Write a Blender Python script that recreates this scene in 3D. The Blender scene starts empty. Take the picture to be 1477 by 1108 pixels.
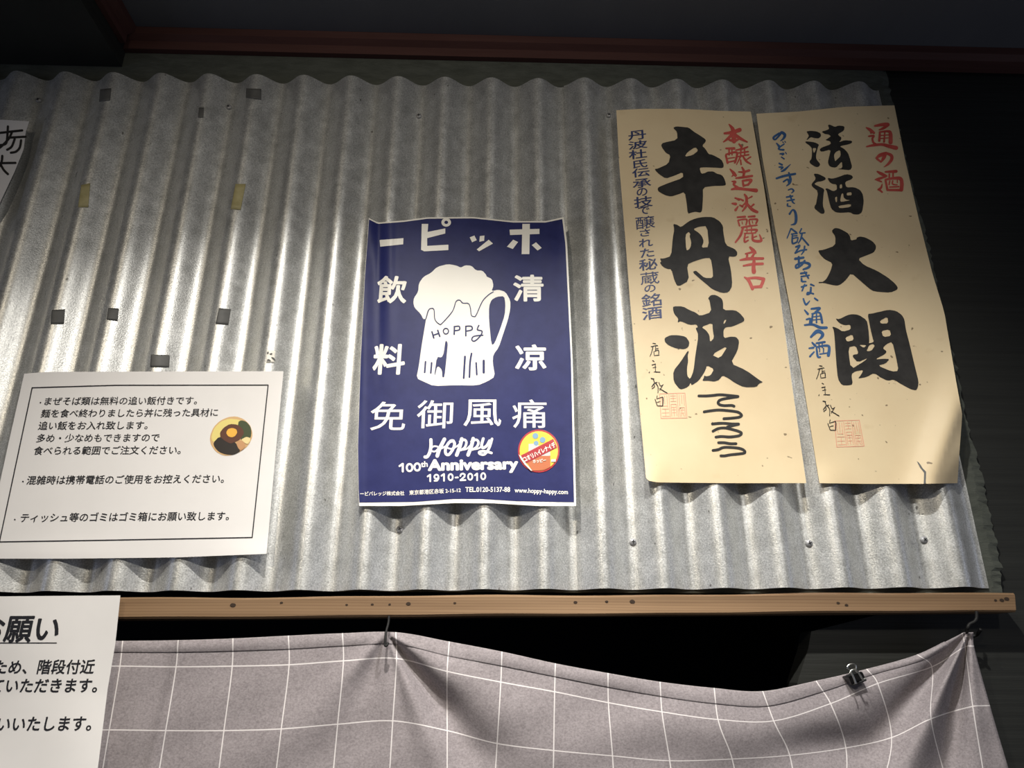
import bpy, bmesh, math, random
from math import sin, cos, pi, radians, exp
from mathutils import Vector, Matrix
from mathutils.geometry import tessellate_polygon
random.seed(7)
S = bpy.context.scene
C = S.collection

# ------------------------------------------------------------------ camera
# X runs along the wall to the right, Z up, the wall is the plane y = 0 and the room lies at negative y
F = 1067.0; CX, CY = 738.5, 554.0
CAMY, CAMZ = -0.84, 1.52
def basis(vx, vy, psi):
    up = Vector((vx-CX, -(vy-CY), -F)).normalized()
    hx = Vector((1, 0, 0)); hx = (hx - up*hx.dot(up)).normalized()
    n = hx.cross(up)
    hx = (hx*cos(psi) - n*sin(psi)).normalized()
    n = hx.cross(up)
    return hx, up, n
HX, UP, NR = basis(747, -2220, 0.028)
cam = bpy.data.cameras.new('camera'); camo = bpy.data.objects.new('camera', cam); C.objects.link(camo)
cam.sensor_fit = 'HORIZONTAL'; cam.sensor_width = 36; cam.lens = F/1477*36
cam.clip_start = 0.01
M3 = Matrix((HX, -NR, UP))
camo.matrix_world = Matrix.Translation((0, CAMY, CAMZ)) @ M3.to_4x4()
S.camera = camo

# ------------------------------------------------------------------ world, lamps, exposure
w = bpy.data.worlds.new('dim_room'); S.world = w; w.use_nodes = True
bg = w.node_tree.nodes['Background']; bg.inputs[0].default_value = (0.95, 0.97, 1.0, 1); bg.inputs[1].default_value = 0.05
S.view_settings.view_transform = 'Standard'; S.view_settings.look = 'None'
S.view_settings.gamma = 1; S.view_settings.use_curve_mapping = False
S.view_settings.exposure = 0.0
def spot(name, loc, target, power, col, size, blend, rad):
    l = bpy.data.lights.new(name, 'SPOT'); l.energy = power; l.color = col
    l.spot_size = radians(size); l.spot_blend = blend; l.shadow_soft_size = rad
    o = bpy.data.objects.new(name, l); C.objects.link(o); o.location = loc
    d = Vector(target) - Vector(loc); o.rotation_euler = d.to_track_quat('-Z', 'Y').to_euler()
    return o
spot('spotlight_warm', (-0.10, -0.62, CAMZ+0.79), (-0.22, -0.16, CAMZ-0.56), 45, (1.0, 0.955, 0.885), 100, 1.0, 0.011)
spot('spotlight_white', (0.15, -0.62, CAMZ+0.79), (0.34, -0.16, CAMZ-0.54), 40, (1.0, 0.98, 0.945), 98, 1.0, 0.011)
spot('fill_spot_warm', (-0.45, -1.50, CAMZ+0.79), (-0.10, -0.05, CAMZ+0.22), 20, (1.0, 0.88, 0.70), 62, 1.0, 0.04)  # added weak fill spot, unseen, for highlights high on the metal
spot('fill_spot_white', (0.55, -1.50, CAMZ+0.79), (0.0, -0.05, CAMZ+0.22), 19, (1.0, 0.96, 0.90), 62, 1.0, 0.04)  # second added fill spot for the upper metal
def cool_fill(name, loc, target, power):               # added, unseen cool side lights for the bluish tint on the metal
    l = bpy.data.lights.new(name, 'AREA'); l.shape = 'RECTANGLE'; l.size = 0.7; l.size_y = 1.3; l.energy = power; l.color = (0.62, 0.70, 1.0)
    o = bpy.data.objects.new(name, l); C.objects.link(o); o.location = loc
    o.rotation_euler = (Vector(target)-Vector(loc)).to_track_quat('-Z', 'Y').to_euler()
cool_fill('cool_fill_left', (-2.6, -1.1, CAMZ-0.3), (0, 0, CAMZ+0.1), 4)
cool_fill('cool_fill_right', (2.6, -1.1, CAMZ-0.3), (0, 0, CAMZ+0.1), 4)

# ------------------------------------------------------------------ pixel rays onto real planes
def ray(px, py):
    v = Vector((px-CX, -(py-CY), -F))
    return M3 @ v
def hit(px, py, y):                       # the point of the plane at depth y seen at that picture point
    d = ray(px, py); t = (y-CAMY)/d.y
    return Vector((d.x*t, y, CAMZ+d.z*t))
def proj(x, y, z):
    p = Vector((x, y-CAMY, z-CAMZ))
    c = M3.transposed() @ p
    return CX + c.x/-c.z*F, CY - c.y/-c.z*F

# ------------------------------------------------------------------ materials
def mat(name, col, rough=0.6, metal=0.0, spec=0.5):
    m = bpy.data.materials.new(name); m.use_nodes = True
    b = m.node_tree.nodes['Principled BSDF']
    b.inputs['Base Color'].default_value = (*col, 1); b.inputs['Roughness'].default_value = rough
    b.inputs['Metallic'].default_value = metal; b.inputs['Specular IOR Level'].default_value = spec
    return m
def nd(m, t): return m.node_tree.nodes.new(t)
def lk(m, a, b): m.node_tree.links.new(a, b)
def coords(m, scale=(1, 1, 1)):
    t = nd(m, 'ShaderNodeTexCoord'); mp = nd(m, 'ShaderNodeMapping'); mp.inputs['Scale'].default_value = scale
    lk(m, t.outputs['Object'], mp.inputs[0]); return mp.outputs[0]
def noise(m, vec, scale, detail=3, rough=0.5):
    n = nd(m, 'ShaderNodeTexNoise'); n.inputs['Scale'].default_value = scale
    n.inputs['Detail'].default_value = detail; n.inputs['Roughness'].default_value = rough
    lk(m, vec, n.inputs['Vector']); return n.outputs[0]
def ramp(m, fac, stops):
    r = nd(m, 'ShaderNodeValToRGB'); e = r.color_ramp.elements
    while len(e) < len(stops): e.new(0.5)
    for k, (p, c) in enumerate(stops):
        e[k].position = p; e[k].color = (*c, 1) if len(c) == 3 else c
    lk(m, fac, r.inputs[0]); return r.outputs[0]
def mixc(m, fac, a, b, mode='MIX'):
    x = nd(m, 'ShaderNodeMix'); x.data_type = 'RGBA'; x.blend_type = mode
    if isinstance(fac, float): x.inputs[0].default_value = fac
    else: lk(m, fac, x.inputs[0])
    for i, v in ((6, a), (7, b)):
        if isinstance(v, tuple): x.inputs[i].default_value = (*v, 1)
        else: lk(m, v, x.inputs[i])
    return x.outputs[2]
def bump(m, h, strength, dist=0.001, normal=None):
    b = nd(m, 'ShaderNodeBump'); b.inputs['Strength'].default_value = strength; b.inputs['Distance'].default_value = dist
    lk(m, h, b.inputs['Height'])
    if normal: lk(m, normal, b.inputs['Normal'])
    return b.outputs[0]
def P(m): return m.node_tree.nodes['Principled BSDF']

def galvanised():
    m = mat('galvanised_steel', (0.6, 0.6, 0.58), 0.5, 0.66)
    v = coords(m)
    fine = noise(m, v, 620, 2, 0.6); mid = noise(m, v, 60, 4, 0.6)
    c1 = ramp(m, fine, [(0.3, (0.44, 0.445, 0.435)), (0.7, (0.80, 0.805, 0.785))])
    c2 = ramp(m, mid, [(0.3, (0.82, 0.82, 0.81)), (0.7, (1, 1, 1))])
    fleck = ramp(m, noise(m, coords(m, (1, 1, 0.6)), 150, 1, 0.3), [(0.79, (0, 0, 0)), (0.82, (0.7, 0.7, 0.7))])
    lk(m, mixc(m, fleck, mixc(m, 1.0, c1, c2, 'MULTIPLY'), (0.06, 0.055, 0.045)), P(m).inputs['Base Color'])
    r = ramp(m, mid, [(0.3, (0.34, 0.34, 0.34)), (0.75, (0.45, 0.45, 0.45))])
    lk(m, r, P(m).inputs['Roughness'])
    lk(m, bump(m, fine, 0.30, 0.0006, bump(m, noise(m, v, 14, 2), 0.05, 0.004)), P(m).inputs['Normal'])
    return m
def paper(name, a, b, stain=None, rough=0.55, spec=0.35):
    m = mat(name, a, rough, 0, spec); v = coords(m)
    col = ramp(m, noise(m, v, 9, 5, 0.6), [(0.3, a), (0.7, b)])
    if stain:
        st = ramp(m, noise(m, v, 38, 2, 0.4), [(0.70, (0, 0, 0)), (0.78, (0.45, 0.45, 0.45))])
        col = mixc(m, st, col, stain)
        sp = ramp(m, noise(m, v, 150, 1, 0.3), [(0.765, (0, 0, 0)), (0.80, (0.8, 0.8, 0.8))])
        col = mixc(m, sp, col, (0.13, 0.08, 0.04))
    lk(m, col, P(m).inputs['Base Color'])
    lk(m, bump(m, noise(m, v, 30, 3), 0.12, 0.002), P(m).inputs['Normal'])
    return m
def ink(name, a, b, rough=0.5, spec=0.5):
    m = mat(name, a, rough, 0, spec); v = coords(m)
    lk(m, ramp(m, noise(m, v, 60, 4, 0.6), [(0.35, a), (0.65, b)]), P(m).inputs['Base Color'])
    return m
def dark_board(name, a, b, fx, fz, bs):
    m = mat(name, a, 0.62, 0, 0.35); v = coords(m, (fx, 1, fz))
    n = noise(m, v, 1.0, 6, 0.65)
    lk(m, ramp(m, n, [(0.3, a), (0.7, b)]), P(m).inputs['Base Color'])
    lk(m, bump(m, n, bs, 0.004), P(m).inputs['Normal'])
    return m
def wood():
    m = mat('pine_wood', (0.5, 0.3, 0.15), 0.6, 0, 0.3)
    v = coords(m, (3.0, 60, 60)); n = noise(m, v, 1.0, 5, 0.55)
    v2 = coords(m, (1.2, 20, 26)); n2 = noise(m, v2, 1.6, 3, 0.5)
    wv = nd(m, 'ShaderNodeTexWave'); wv.wave_type = 'BANDS'; wv.bands_direction = 'Z'
    wv.inputs['Scale'].default_value = 2.6; wv.inputs['Distortion'].default_value = 6; wv.inputs['Detail'].default_value = 2
    wv.inputs['Detail Scale'].default_value = 0.6
    lk(m, coords(m, (1.6, 40, 40)), wv.inputs['Vector'])
    c = ramp(m, n, [(0.25, (0.17, 0.098, 0.052)), (0.5, (0.255, 0.158, 0.084)), (0.8, (0.34, 0.22, 0.125))])
    c = mixc(m, 0.35, c, ramp(m, wv.outputs[0], [(0.0, (0.15, 0.08, 0.042)), (0.45, (0.36, 0.23, 0.128)), (1, (0.31, 0.195, 0.105))]))
    c = mixc(m, 1.0, c, ramp(m, n2, [(0.3, (0.58, 0.56, 0.54)), (0.7, (0.95, 0.95, 0.95))]), 'MULTIPLY')
    lk(m, c, P(m).inputs['Base Color']); lk(m, bump(m, n, 0.2, 0.001), P(m).inputs['Normal'])
    return m
def cloth():
    m = mat('check_cloth', (0.3, 0.27, 0.28), 0.9, 0, 0.15)
    uv = nd(m, 'ShaderNodeUVMap'); sp = nd(m, 'ShaderNodeSeparateXYZ'); lk(m, uv.outputs[0], sp.inputs[0])
    def line(o, wd):
        a = nd(m, 'ShaderNodeMath'); a.operation = 'ADD'; a.inputs[1].default_value = 20.5; lk(m, o, a.inputs[0])
        f = nd(m, 'ShaderNodeMath'); f.operation = 'FRACT'; lk(m, a.outputs[0], f.inputs[0])
        s = nd(m, 'ShaderNodeMath'); s.operation = 'SUBTRACT'; s.inputs[1].default_value = 0.5; lk(m, f.outputs[0], s.inputs[0])
        b = nd(m, 'ShaderNodeMath'); b.operation = 'ABSOLUTE'; lk(m, s.outputs[0], b.inputs[0])
        c = nd(m, 'ShaderNodeMath'); c.operation = 'LESS_THAN'; c.inputs[1].default_value = wd; lk(m, b.outputs[0], c.inputs[0])
        return c.outputs[0]
    mx = nd(m, 'ShaderNodeMath'); mx.operation = 'MAXIMUM'
    lk(m, line(sp.outputs[0], 0.0105), mx.inputs[0]); lk(m, line(sp.outputs[1], 0.0095), mx.inputs[1])
    v = coords(m, (1, 1, 1.4)); n = noise(m, v, 420, 4, 0.7); n2 = noise(m, v, 110, 3, 0.6)
    base = mixc(m, 0.5, ramp(m, n, [(0.35, (0.165, 0.145, 0.149)), (0.65, (0.385, 0.346, 0.352))]),
                ramp(m, n2, [(0.3, (0.245, 0.218, 0.224)), (0.7, (0.318, 0.286, 0.292))]))
    lk(m, mixc(m, mx.outputs[0], base, (0.68, 0.64, 0.63)), P(m).inputs['Base Color'])
    lk(m, bump(m, n, 0.15, 0.0006), P(m).inputs['Normal'])
    return m
def clear(name):
    m = mat(name, (1, 1, 1), 0.12); P(m).inputs['Transmission Weight'].default_value = 1.0
    P(m).inputs['IOR'].default_value = 1.25
    return m

M = dict(
    steel=galvanised(),
    wall=dark_board('black_stained_boarding', (0.012, 0.0125, 0.0105), (0.022, 0.023, 0.020), 3, 130, 0.22),
    board=dark_board('dark_green_rough_board', (0.050, 0.055, 0.044), (0.090, 0.097, 0.080), 30, 90, 0.5),
    ceil=dark_board('charcoal_ceiling_paint', (0.11, 0.113, 0.122), (0.135, 0.138, 0.148), 4, 4, 0.1),
    trim=dark_board('dark_red_brown_trim', (0.068, 0.026, 0.021), (0.088, 0.036, 0.029), 6, 80, 0.25),
    shadow_black=mat('recess_shadow_black', (0.006, 0.0065, 0.009), 0.9, 0, 0.1),  # near-black colour stands in for the shadow under the rail
    wood=wood(), cloth=cloth(), clear=clear('clear_film'),
    hole=mat('dark_nail_hole', (0.03, 0.016, 0.008), 0.9),
    white=paper('white_copy_paper', (0.73, 0.71, 0.69), (0.78, 0.76, 0.74), None, 0.32, 0.5),
    buff=paper('aged_buff_paper', (0.68, 0.53, 0.32), (0.75, 0.61, 0.385), (0.60, 0.45, 0.25), 0.5, 0.3),
    postw=paper('poster_white', (0.80, 0.77, 0.68), (0.84, 0.81, 0.73), None, 0.4, 0.4),
    blue=ink('poster_navy_ink', (0.014, 0.018, 0.092), (0.019, 0.024, 0.11), 0.45, 0.18),
    black=ink('black_ink', (0.012, 0.011, 0.010), (0.026, 0.024, 0.022), 0.62, 0.35),
    pblack=mat('printed_black', (0.012, 0.012, 0.016), 0.5),
    navy=ink('navy_ink', (0.016, 0.028, 0.10), (0.026, 0.044, 0.15), 0.5),
    bink=ink('blue_ink', (0.020, 0.080, 0.215), (0.034, 0.12, 0.29), 0.5),
    red=ink('red_ink', (0.50, 0.055, 0.04), (0.62, 0.10, 0.075), 0.5),
    seal=mat('faded_red_stamp', (0.72, 0.33, 0.22), 0.6),
    tape=ink('grey_cloth_tape', (0.07, 0.07, 0.067), (0.10, 0.10, 0.095), 0.6),
    ytape=ink('yellowed_tape', (0.33, 0.29, 0.13), (0.44, 0.39, 0.2), 0.55),
    screw=mat('grey_screw_metal', (0.34, 0.34, 0.35), 0.45, 0.4),
    slot=mat('screw_slot_dark', (0.02, 0.02, 0.02), 0.8),
    hook=mat('black_iron', (0.010, 0.010, 0.010), 0.6, 0, 0.25),
    clipb=mat('black_clip_enamel', (0.010, 0.010, 0.011), 0.35),
    wire=mat('bright_steel_wire', (0.66, 0.66, 0.62), 0.28, 1.0),
)

# ------------------------------------------------------------------ helpers
def obj(name, me, m, parent=None):
    o = bpy.data.objects.new(name, me); C.objects.link(o)
    if m: me.materials.append(m)
    if parent: o.parent = parent
    return o
def tag(o, label=None, cat=None, group=None, kind=None):
    if label: o['label'] = label
    if cat: o['category'] = cat
    if group: o['group'] = group
    if kind: o['kind'] = kind
    return o
def from_bm(bm, name, m, parent=None, smooth=False):
    me = bpy.data.meshes.new(name); bm.to_mesh(me); bm.free()
    if smooth:
        for p in me.polygons: p.use_smooth = True
    return obj(name, me, m, parent)
def bm_box(bm, x0, x1, y0, y1, z0, z1):
    v = [bm.verts.new((x, y, z)) for x in (x0, x1) for y in (y0, y1) for z in (z0, z1)]
    for f in ((0, 1, 3, 2), (4, 6, 7, 5), (0, 4, 5, 1), (2, 3, 7, 6), (0, 2, 6, 4), (1, 5, 7, 3)):
        bm.faces.new([v[i] for i in f])
    return v
def box(name, m, x0, x1, y0, y1, z0, z1, parent=None, bevel=0):
    bm = bmesh.new(); bm_box(bm, x0, x1, y0, y1, z0, z1)
    if bevel: bmesh.ops.bevel(bm, geom=bm.edges[:], offset=bevel, segments=2, affect='EDGES')
    bmesh.ops.recalc_face_normals(bm, faces=bm.faces[:])
    return from_bm(bm, name, m, parent)
def tube_bm(bm, pts, r, n=10):
    rings = []; L = len(pts); prev = None
    for i, p in enumerate(pts):
        p = Vector(p)
        t = (Vector(pts[min(i+1, L-1)]) - Vector(pts[max(i-1, 0)])).normalized()
        if prev is None: prev = t.orthogonal().normalized()
        a = (prev - t*prev.dot(t)).normalized(); prev = a; b = t.cross(a)
        rings.append([bm.verts.new(p + (a*cos(2*pi*k/n) + b*sin(2*pi*k/n))*r) for k in range(n)])
    for i in range(L-1):
        for k in range(n): bm.faces.new((rings[i][k], rings[i][(k+1) % n], rings[i+1][(k+1) % n], rings[i+1][k]))
    bm.faces.new(rings[0][::-1]); bm.faces.new(rings[-1])
def smooth_line(pts, k=6):
    out = []
    for i in range(len(pts)-1):
        p = [Vector(pts[min(max(j, 0), len(pts)-1)]) for j in (i-1, i, i+1, i+2)]
        for s in range(k):
            t = s/k
            out.append(0.5*((2*p[1]) + (p[2]-p[0])*t + (2*p[0]-5*p[1]+4*p[2]-p[3])*t*t + (3*p[1]-p[0]-3*p[2]+p[3])*t**3))
    out.append(Vector(pts[-1])); return out

# ------------------------------------------------------------------ ink: shapes drawn on a sheet of paper
class Ink:
    def __init__(s): s.v = []; s.f = []; s.z = []; s.n = 0
    def add(s, pts, faces):
        o = len(s.v); s.v += [tuple(p[:2]) for p in pts]; s.f += [[i+o for i in f] for f in faces]
        s.n += 1; s.z += [(s.n % 31)*3e-6]*len(pts)
    def poly(s, outer, holes=(), rounds=1):
        def ch(p):
            for _ in range(rounds):
                q = []
                for i in range(len(p)):
                    a, b = p[i], p[(i+1) % len(p)]
                    q += [(a[0]*.8+b[0]*.2, a[1]*.8+b[1]*.2), (a[0]*.2+b[0]*.8, a[1]*.2+b[1]*.8)]
                p = q
            return p
        loops = [ch(list(l)) for l in (outer, *holes)]
        tris = tessellate_polygon([[Vector((*p, 0)) for p in l] for l in loops])
        s.add([p for l in loops for p in l], [list(t) for t in tris])
    def stroke(s, pts, wd, sm=True, wend=None):
        if sm and len(pts) > 2: pts = [p[:2] for p in smooth_line([(*p, 0) for p in pts], 5)]
        n = len(pts)
        for i, p in enumerate(pts):
            r = wd/2 if wend is None else (wd + (wend-wd)*i/max(n-1, 1))/2
            s.add([(p[0]+r*cos(k*pi/5), p[1]+r*sin(k*pi/5)) for k in range(10)], [list(range(10))])
            if i < n-1:
                q = pts[i+1]; d = Vector((q[0]-p[0], q[1]-p[1]))
                if d.length < 1e-6: continue
                d.normalize(); nx, ny = -d.y*r, d.x*r
                s.add([(p[0]+nx, p[1]+ny), (q[0]+nx, q[1]+ny), (q[0]-nx, q[1]-ny), (p[0]-nx, p[1]-ny)], [[0, 1, 2, 3]])
    def brush(s, conv, sc, strokes):                    # strokes of (x, y, width)
        for st in strokes:
            pts = [(*conv([(p[0], p[1])])[0], p[2]*1.22/sc) for p in st]
            pts = [tuple(p) for p in (smooth_line(pts, 6) if len(pts) > 2 else [Vector(pts[0]).lerp(Vector(pts[1]), k/5) for k in range(6)])]
            for i, p in enumerate(pts):
                r = max(p[2]/2, .2)
                s.add([(p[0]+r*cos(k*pi/6), p[1]+r*sin(k*pi/6)) for k in range(12)], [list(range(12))])
                if i < len(pts)-1:
                    q = pts[i+1]; R = max(q[2]/2, .2); d = Vector((q[0]-p[0], q[1]-p[1]))
                    if d.length < 1e-6: continue
                    d.normalize(); a, b = -d.y, d.x
                    s.add([(p[0]+a*r, p[1]+b*r), (q[0]+a*R, q[1]+b*R), (q[0]-a*R, q[1]-b*R), (p[0]-a*r, p[1]-b*r)], [[0, 1, 2, 3]])
    def disc(s, c, rx, ry=None, n=36, r0=0):
        ry = ry or rx
        o = [(c[0]+rx*cos(2*pi*k/n), c[1]+ry*sin(2*pi*k/n)) for k in range(n)]
        if not r0: s.add(o, [list(range(n))]); return
        i = [(c[0]+r0*cos(2*pi*k/n), c[1]+r0*ry/rx*sin(2*pi*k/n)) for k in range(n)]
        s.add(o+i, [[k, (k+1) % n, n+(k+1) % n, n+k] for k in range(n)])
def local(ox, oy, sc):                                  # points read off an enlarged crop
    return lambda pts: [(ox+p[0]/sc, oy+p[1]/sc) for p in pts]

GL = {}
def glyphs(text):
    if text in GL: return GL[text]
    cu = bpy.data.curves.new('t', 'FONT'); cu.body = text; cu.size = 1; cu.resolution_u = 3
    o = bpy.data.objects.new('t', cu); C.objects.link(o)
    dg = bpy.context.evaluated_depsgraph_get(); dg.update()
    me = bpy.data.meshes.new_from_object(o.evaluated_get(dg))
    vs = [(v.co.x, v.co.y) for v in me.vertices]; fs = [list(p.vertices) for p in me.polygons]
    bpy.data.objects.remove(o); bpy.data.curves.remove(cu); bpy.data.meshes.remove(me)
    GL[text] = (vs, fs); return GL[text]
def bolds(b): return [(0, 0)] if not b else [(0, 0)] + [(b*cos(k*pi/4), b*sin(k*pi/4)) for k in range(8)]

class Sheet:                                            # a sheet hung near the wall: base plane plus gentle waves
    def __init__(s, y, wave=None): s.y = y; s.wave = wave or (lambda x, y: 0.0)
    def at(s, px, py, eps=0.0): return hit(px, py, s.y + s.wave(px, py) - eps)
    def line(s, I, text, p0, p1, bold=0.0, k=1.0):      # text along a baseline, upright on the sheet itself
        vs, fs = glyphs(text)
        x0 = min(v[0] for v in vs); x1 = max(v[0] for v in vs)
        a, b = hit(*p0, s.y), hit(*p1, s.y); L = (b-a).length; e = (b-a)/L
        n = Vector((-e.z, 0, e.x)); sc = L/(x1-x0)
        for dx, dy in bolds(bold):
            pts = []
            for v in vs:
                q = a + e*((v[0]-x0+dx)*sc) + n*((v[1]+dy)*sc*k)
                pts.append(proj(q.x, s.y, q.z))
            I.add(pts, fs)
    def char(s, I, ch, cx, cy, wd, h, bold=0.03, rise=0.0):
        vs, fs = glyphs(ch)
        x0 = min(v[0] for v in vs); x1 = max(v[0] for v in vs); y0 = min(v[1] for v in vs); y1 = max(v[1] for v in vs)
        lean = (747-cx)/(2220+cy)
        for dx, dy in bolds(bold):
            pts = []
            for v in vs:
                u = (v[0]-x0)/max(x1-x0, 1e-6) - .5 + dx; t = (v[1]-y0)/max(y1-y0, 1e-6) - .5 + dy
                if y1-y0 < 0.2: t = (v[1]-y0)/0.2 - 0.3
                pts.append((cx + u*wd + lean*t*h, cy - t*h - rise*u*wd))
            I.add(pts, fs)
    def put(s, I, name, m, parent, eps=0.0003, cell=0.007):
        bm = bmesh.new()
        vs = []
        for p, z in zip(I.v, I.z):
            q = hit(*p, s.y); vs.append(bm.verts.new((q.x, z, q.z)))
        for f in I.f:
            if len(set(f)) > 2:
                try: bm.faces.new([vs[i] for i in f])
                except ValueError: pass
        xs = [v.co.x for v in vs]; zs = [v.co.z for v in vs]
        for ax, lo, hi in ((0, min(xs), max(xs)), (2, min(zs), max(zs))):
            k = math.ceil(lo/cell)
            while k*cell < hi:
                co = [0, 0, 0]; co[ax] = k*cell; no = [0, 0, 0]; no[ax] = 1
                bmesh.ops.bisect_plane(bm, geom=bm.verts[:]+bm.edges[:]+bm.faces[:], plane_co=co, plane_no=no, dist=1e-7)
                k += 1
        for v in bm.verts:
            px, py = proj(v.co.x, s.y, v.co.z); v.co = s.at(px, py, eps+v.co.y)
        for f in bm.faces:
            f.normal_update()
            if f.normal.y > 0: f.normal_flip()
        loose = [v for v in bm.verts if not v.link_faces]
        bmesh.ops.delete(bm, geom=loose, context='VERTS')
        return from_bm(bm, name, m, parent)
    def patch(s, name, m, top, right, bottom, left, parent=None, nu=40, nv=50, eps=0.0, thick=0.0004):
        # Coons patch between four edge lines (each listed left to right / top to bottom)
        def samp(pts, t):
            if len(pts) == 2: return Vector(pts[0]).lerp(Vector(pts[1]), t)
            ls = [0]
            for i in range(len(pts)-1): ls.append(ls[-1]+(Vector(pts[i+1])-Vector(pts[i])).length)
            d = t*ls[-1]
            for i in range(len(pts)-1):
                if d <= ls[i+1]+1e-9: return Vector(pts[i]).lerp(Vector(pts[i+1]), (d-ls[i])/(ls[i+1]-ls[i]))
            return Vector(pts[-1])
        c00, c10, c01, c11 = map(Vector, (top[0], top[-1], bottom[0], bottom[-1]))
        bm = bmesh.new(); g = []
        for j in range(nv+1):
            v = j/nv; row = []
            for i in range(nu+1):
                u = i/nu
                p = samp(top, u)*(1-v) + samp(bottom, u)*v + samp(left, v)*(1-u) + samp(right, v)*u \
                    - (c00*(1-u)*(1-v) + c10*u*(1-v) + c01*(1-u)*v + c11*u*v)
                row.append(bm.verts.new(s.at(p.x, p.y, eps)))
            g.append(row)
        for j in range(nv):
            for i in range(nu): bm.faces.new((g[j][i], g[j+1][i], g[j+1][i+1], g[j][i+1]))
        if thick:
            n = len(bm.verts); vs = bm.verts[:]; back = {v: bm.verts.new(v.co+Vector((0, thick, 0))) for v in vs}
            for f in bm.faces[:]: bm.faces.new([back[v] for v in f.verts][::-1])
            rim = [(g[0][i], g[0][i+1]) for i in range(nu)] + [(g[j][nu], g[j+1][nu]) for j in range(nv)] + \
                  [(g[nv][i+1], g[nv][i]) for i in range(nu)] + [(g[j+1][0], g[j][0]) for j in range(nv)]
            for a, b in rim: bm.faces.new([bm.verts.new(p.co) for p in (a, b, back[b], back[a])])
        return from_bm(bm, name, m, parent, smooth=True)

# ------------------------------------------------------------------ the setting
ZC = hit(738, 51, -0.030).z                         # ceiling height
def ceiling_part():
    bm = bmesh.new(); bm_box(bm, -1.6, 1.6, -2.2, 0.05, ZC, ZC+0.04)
    bmesh.ops.recalc_face_normals(bm, faces=bm.faces[:])
    return tag(from_bm(bm, 'ceiling', M['ceil']), kind='structure')
ceiling_part()
def back_wall():
    hole = [hit(1300, 878, 0), hit(1170, 911, 0), hit(1166, 935, 0), hit(1150, 985, 0), hit(1138, 1230, 0)]  # made-up opening, cut along the edge of the shadow below the rail
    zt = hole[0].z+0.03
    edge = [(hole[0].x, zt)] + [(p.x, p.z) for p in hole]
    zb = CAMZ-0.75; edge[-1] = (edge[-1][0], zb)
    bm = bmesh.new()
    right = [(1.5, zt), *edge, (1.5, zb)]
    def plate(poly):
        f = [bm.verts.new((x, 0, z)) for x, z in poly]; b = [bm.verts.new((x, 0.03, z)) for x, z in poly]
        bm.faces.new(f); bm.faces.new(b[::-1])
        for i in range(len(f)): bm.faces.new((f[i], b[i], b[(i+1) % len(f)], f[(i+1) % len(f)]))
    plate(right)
    plate([(-1.5, ZC), (1.5, ZC), (1.5, zt), (-1.5, zt)])
    bmesh.ops.recalc_face_normals(bm, faces=bm.faces[:])
    tag(from_bm(bm, 'wall_back', M['wall']), kind='structure')
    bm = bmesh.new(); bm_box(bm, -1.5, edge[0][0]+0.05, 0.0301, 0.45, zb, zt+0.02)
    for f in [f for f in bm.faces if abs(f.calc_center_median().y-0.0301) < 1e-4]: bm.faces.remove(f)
    tag(from_bm(bm, 'shadow_recess', M['shadow_black']), kind='structure')  # added black box behind the opening, in place of that shadow
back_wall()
# dark red trim in the corner of ceiling and wall, and along the dropped ceiling at the left
def trim(name, prof, p0, p1):
    bm = bmesh.new(); a = [bm.verts.new(Vector(p0)+Vector(q)) for q in prof]; b = [bm.verts.new(Vector(p1)+Vector(q)) for q in prof]
    n = len(prof)
    for i in range(n): bm.faces.new((a[i], a[(i+1) % n], b[(i+1) % n], b[i]))
    bm.faces.new(a); bm.faces.new(b[::-1]); bmesh.ops.recalc_face_normals(bm, faces=bm.faces[:])
    return tag(from_bm(bm, name, M['trim']), kind='structure')
zt = hit(738, 83, -0.021).z
XL = hit(176, 76, -0.02).x
trim('trim_1', [(0, -0.013, zt-ZC), (0, -0.021, zt-ZC), (0, -0.021, (zt-ZC)*.55), (0, -0.024, (zt-ZC)*.5), (0, -0.030, (zt-ZC)*.4), (0, -0.030, -0.0005), (0, -0.013, -0.0005)],
     (XL, 0, ZC), (1.45, 0, ZC))
trim('trim_2', [(0.0005, 0, zt-ZC), (0.008, 0, zt-ZC), (0.008, 0, (zt-ZC)*.5), (0.017, 0, (zt-ZC)*.35), (0.017, 0, -0.0005), (0.0005, 0, -0.0005)],
     (XL, -0.0305, ZC), (XL, -2.0, ZC))
zs = hit(170, 97, -0.012).z
bm = bmesh.new(); bm_box(bm, -1.5, XL, -2.0, -0.0130, zs, ZC-0.0005); bmesh.ops.recalc_face_normals(bm, faces=bm.faces[:])
tag(from_bm(bm, 'ceiling_drop', M['wall']), kind='structure')

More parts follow.
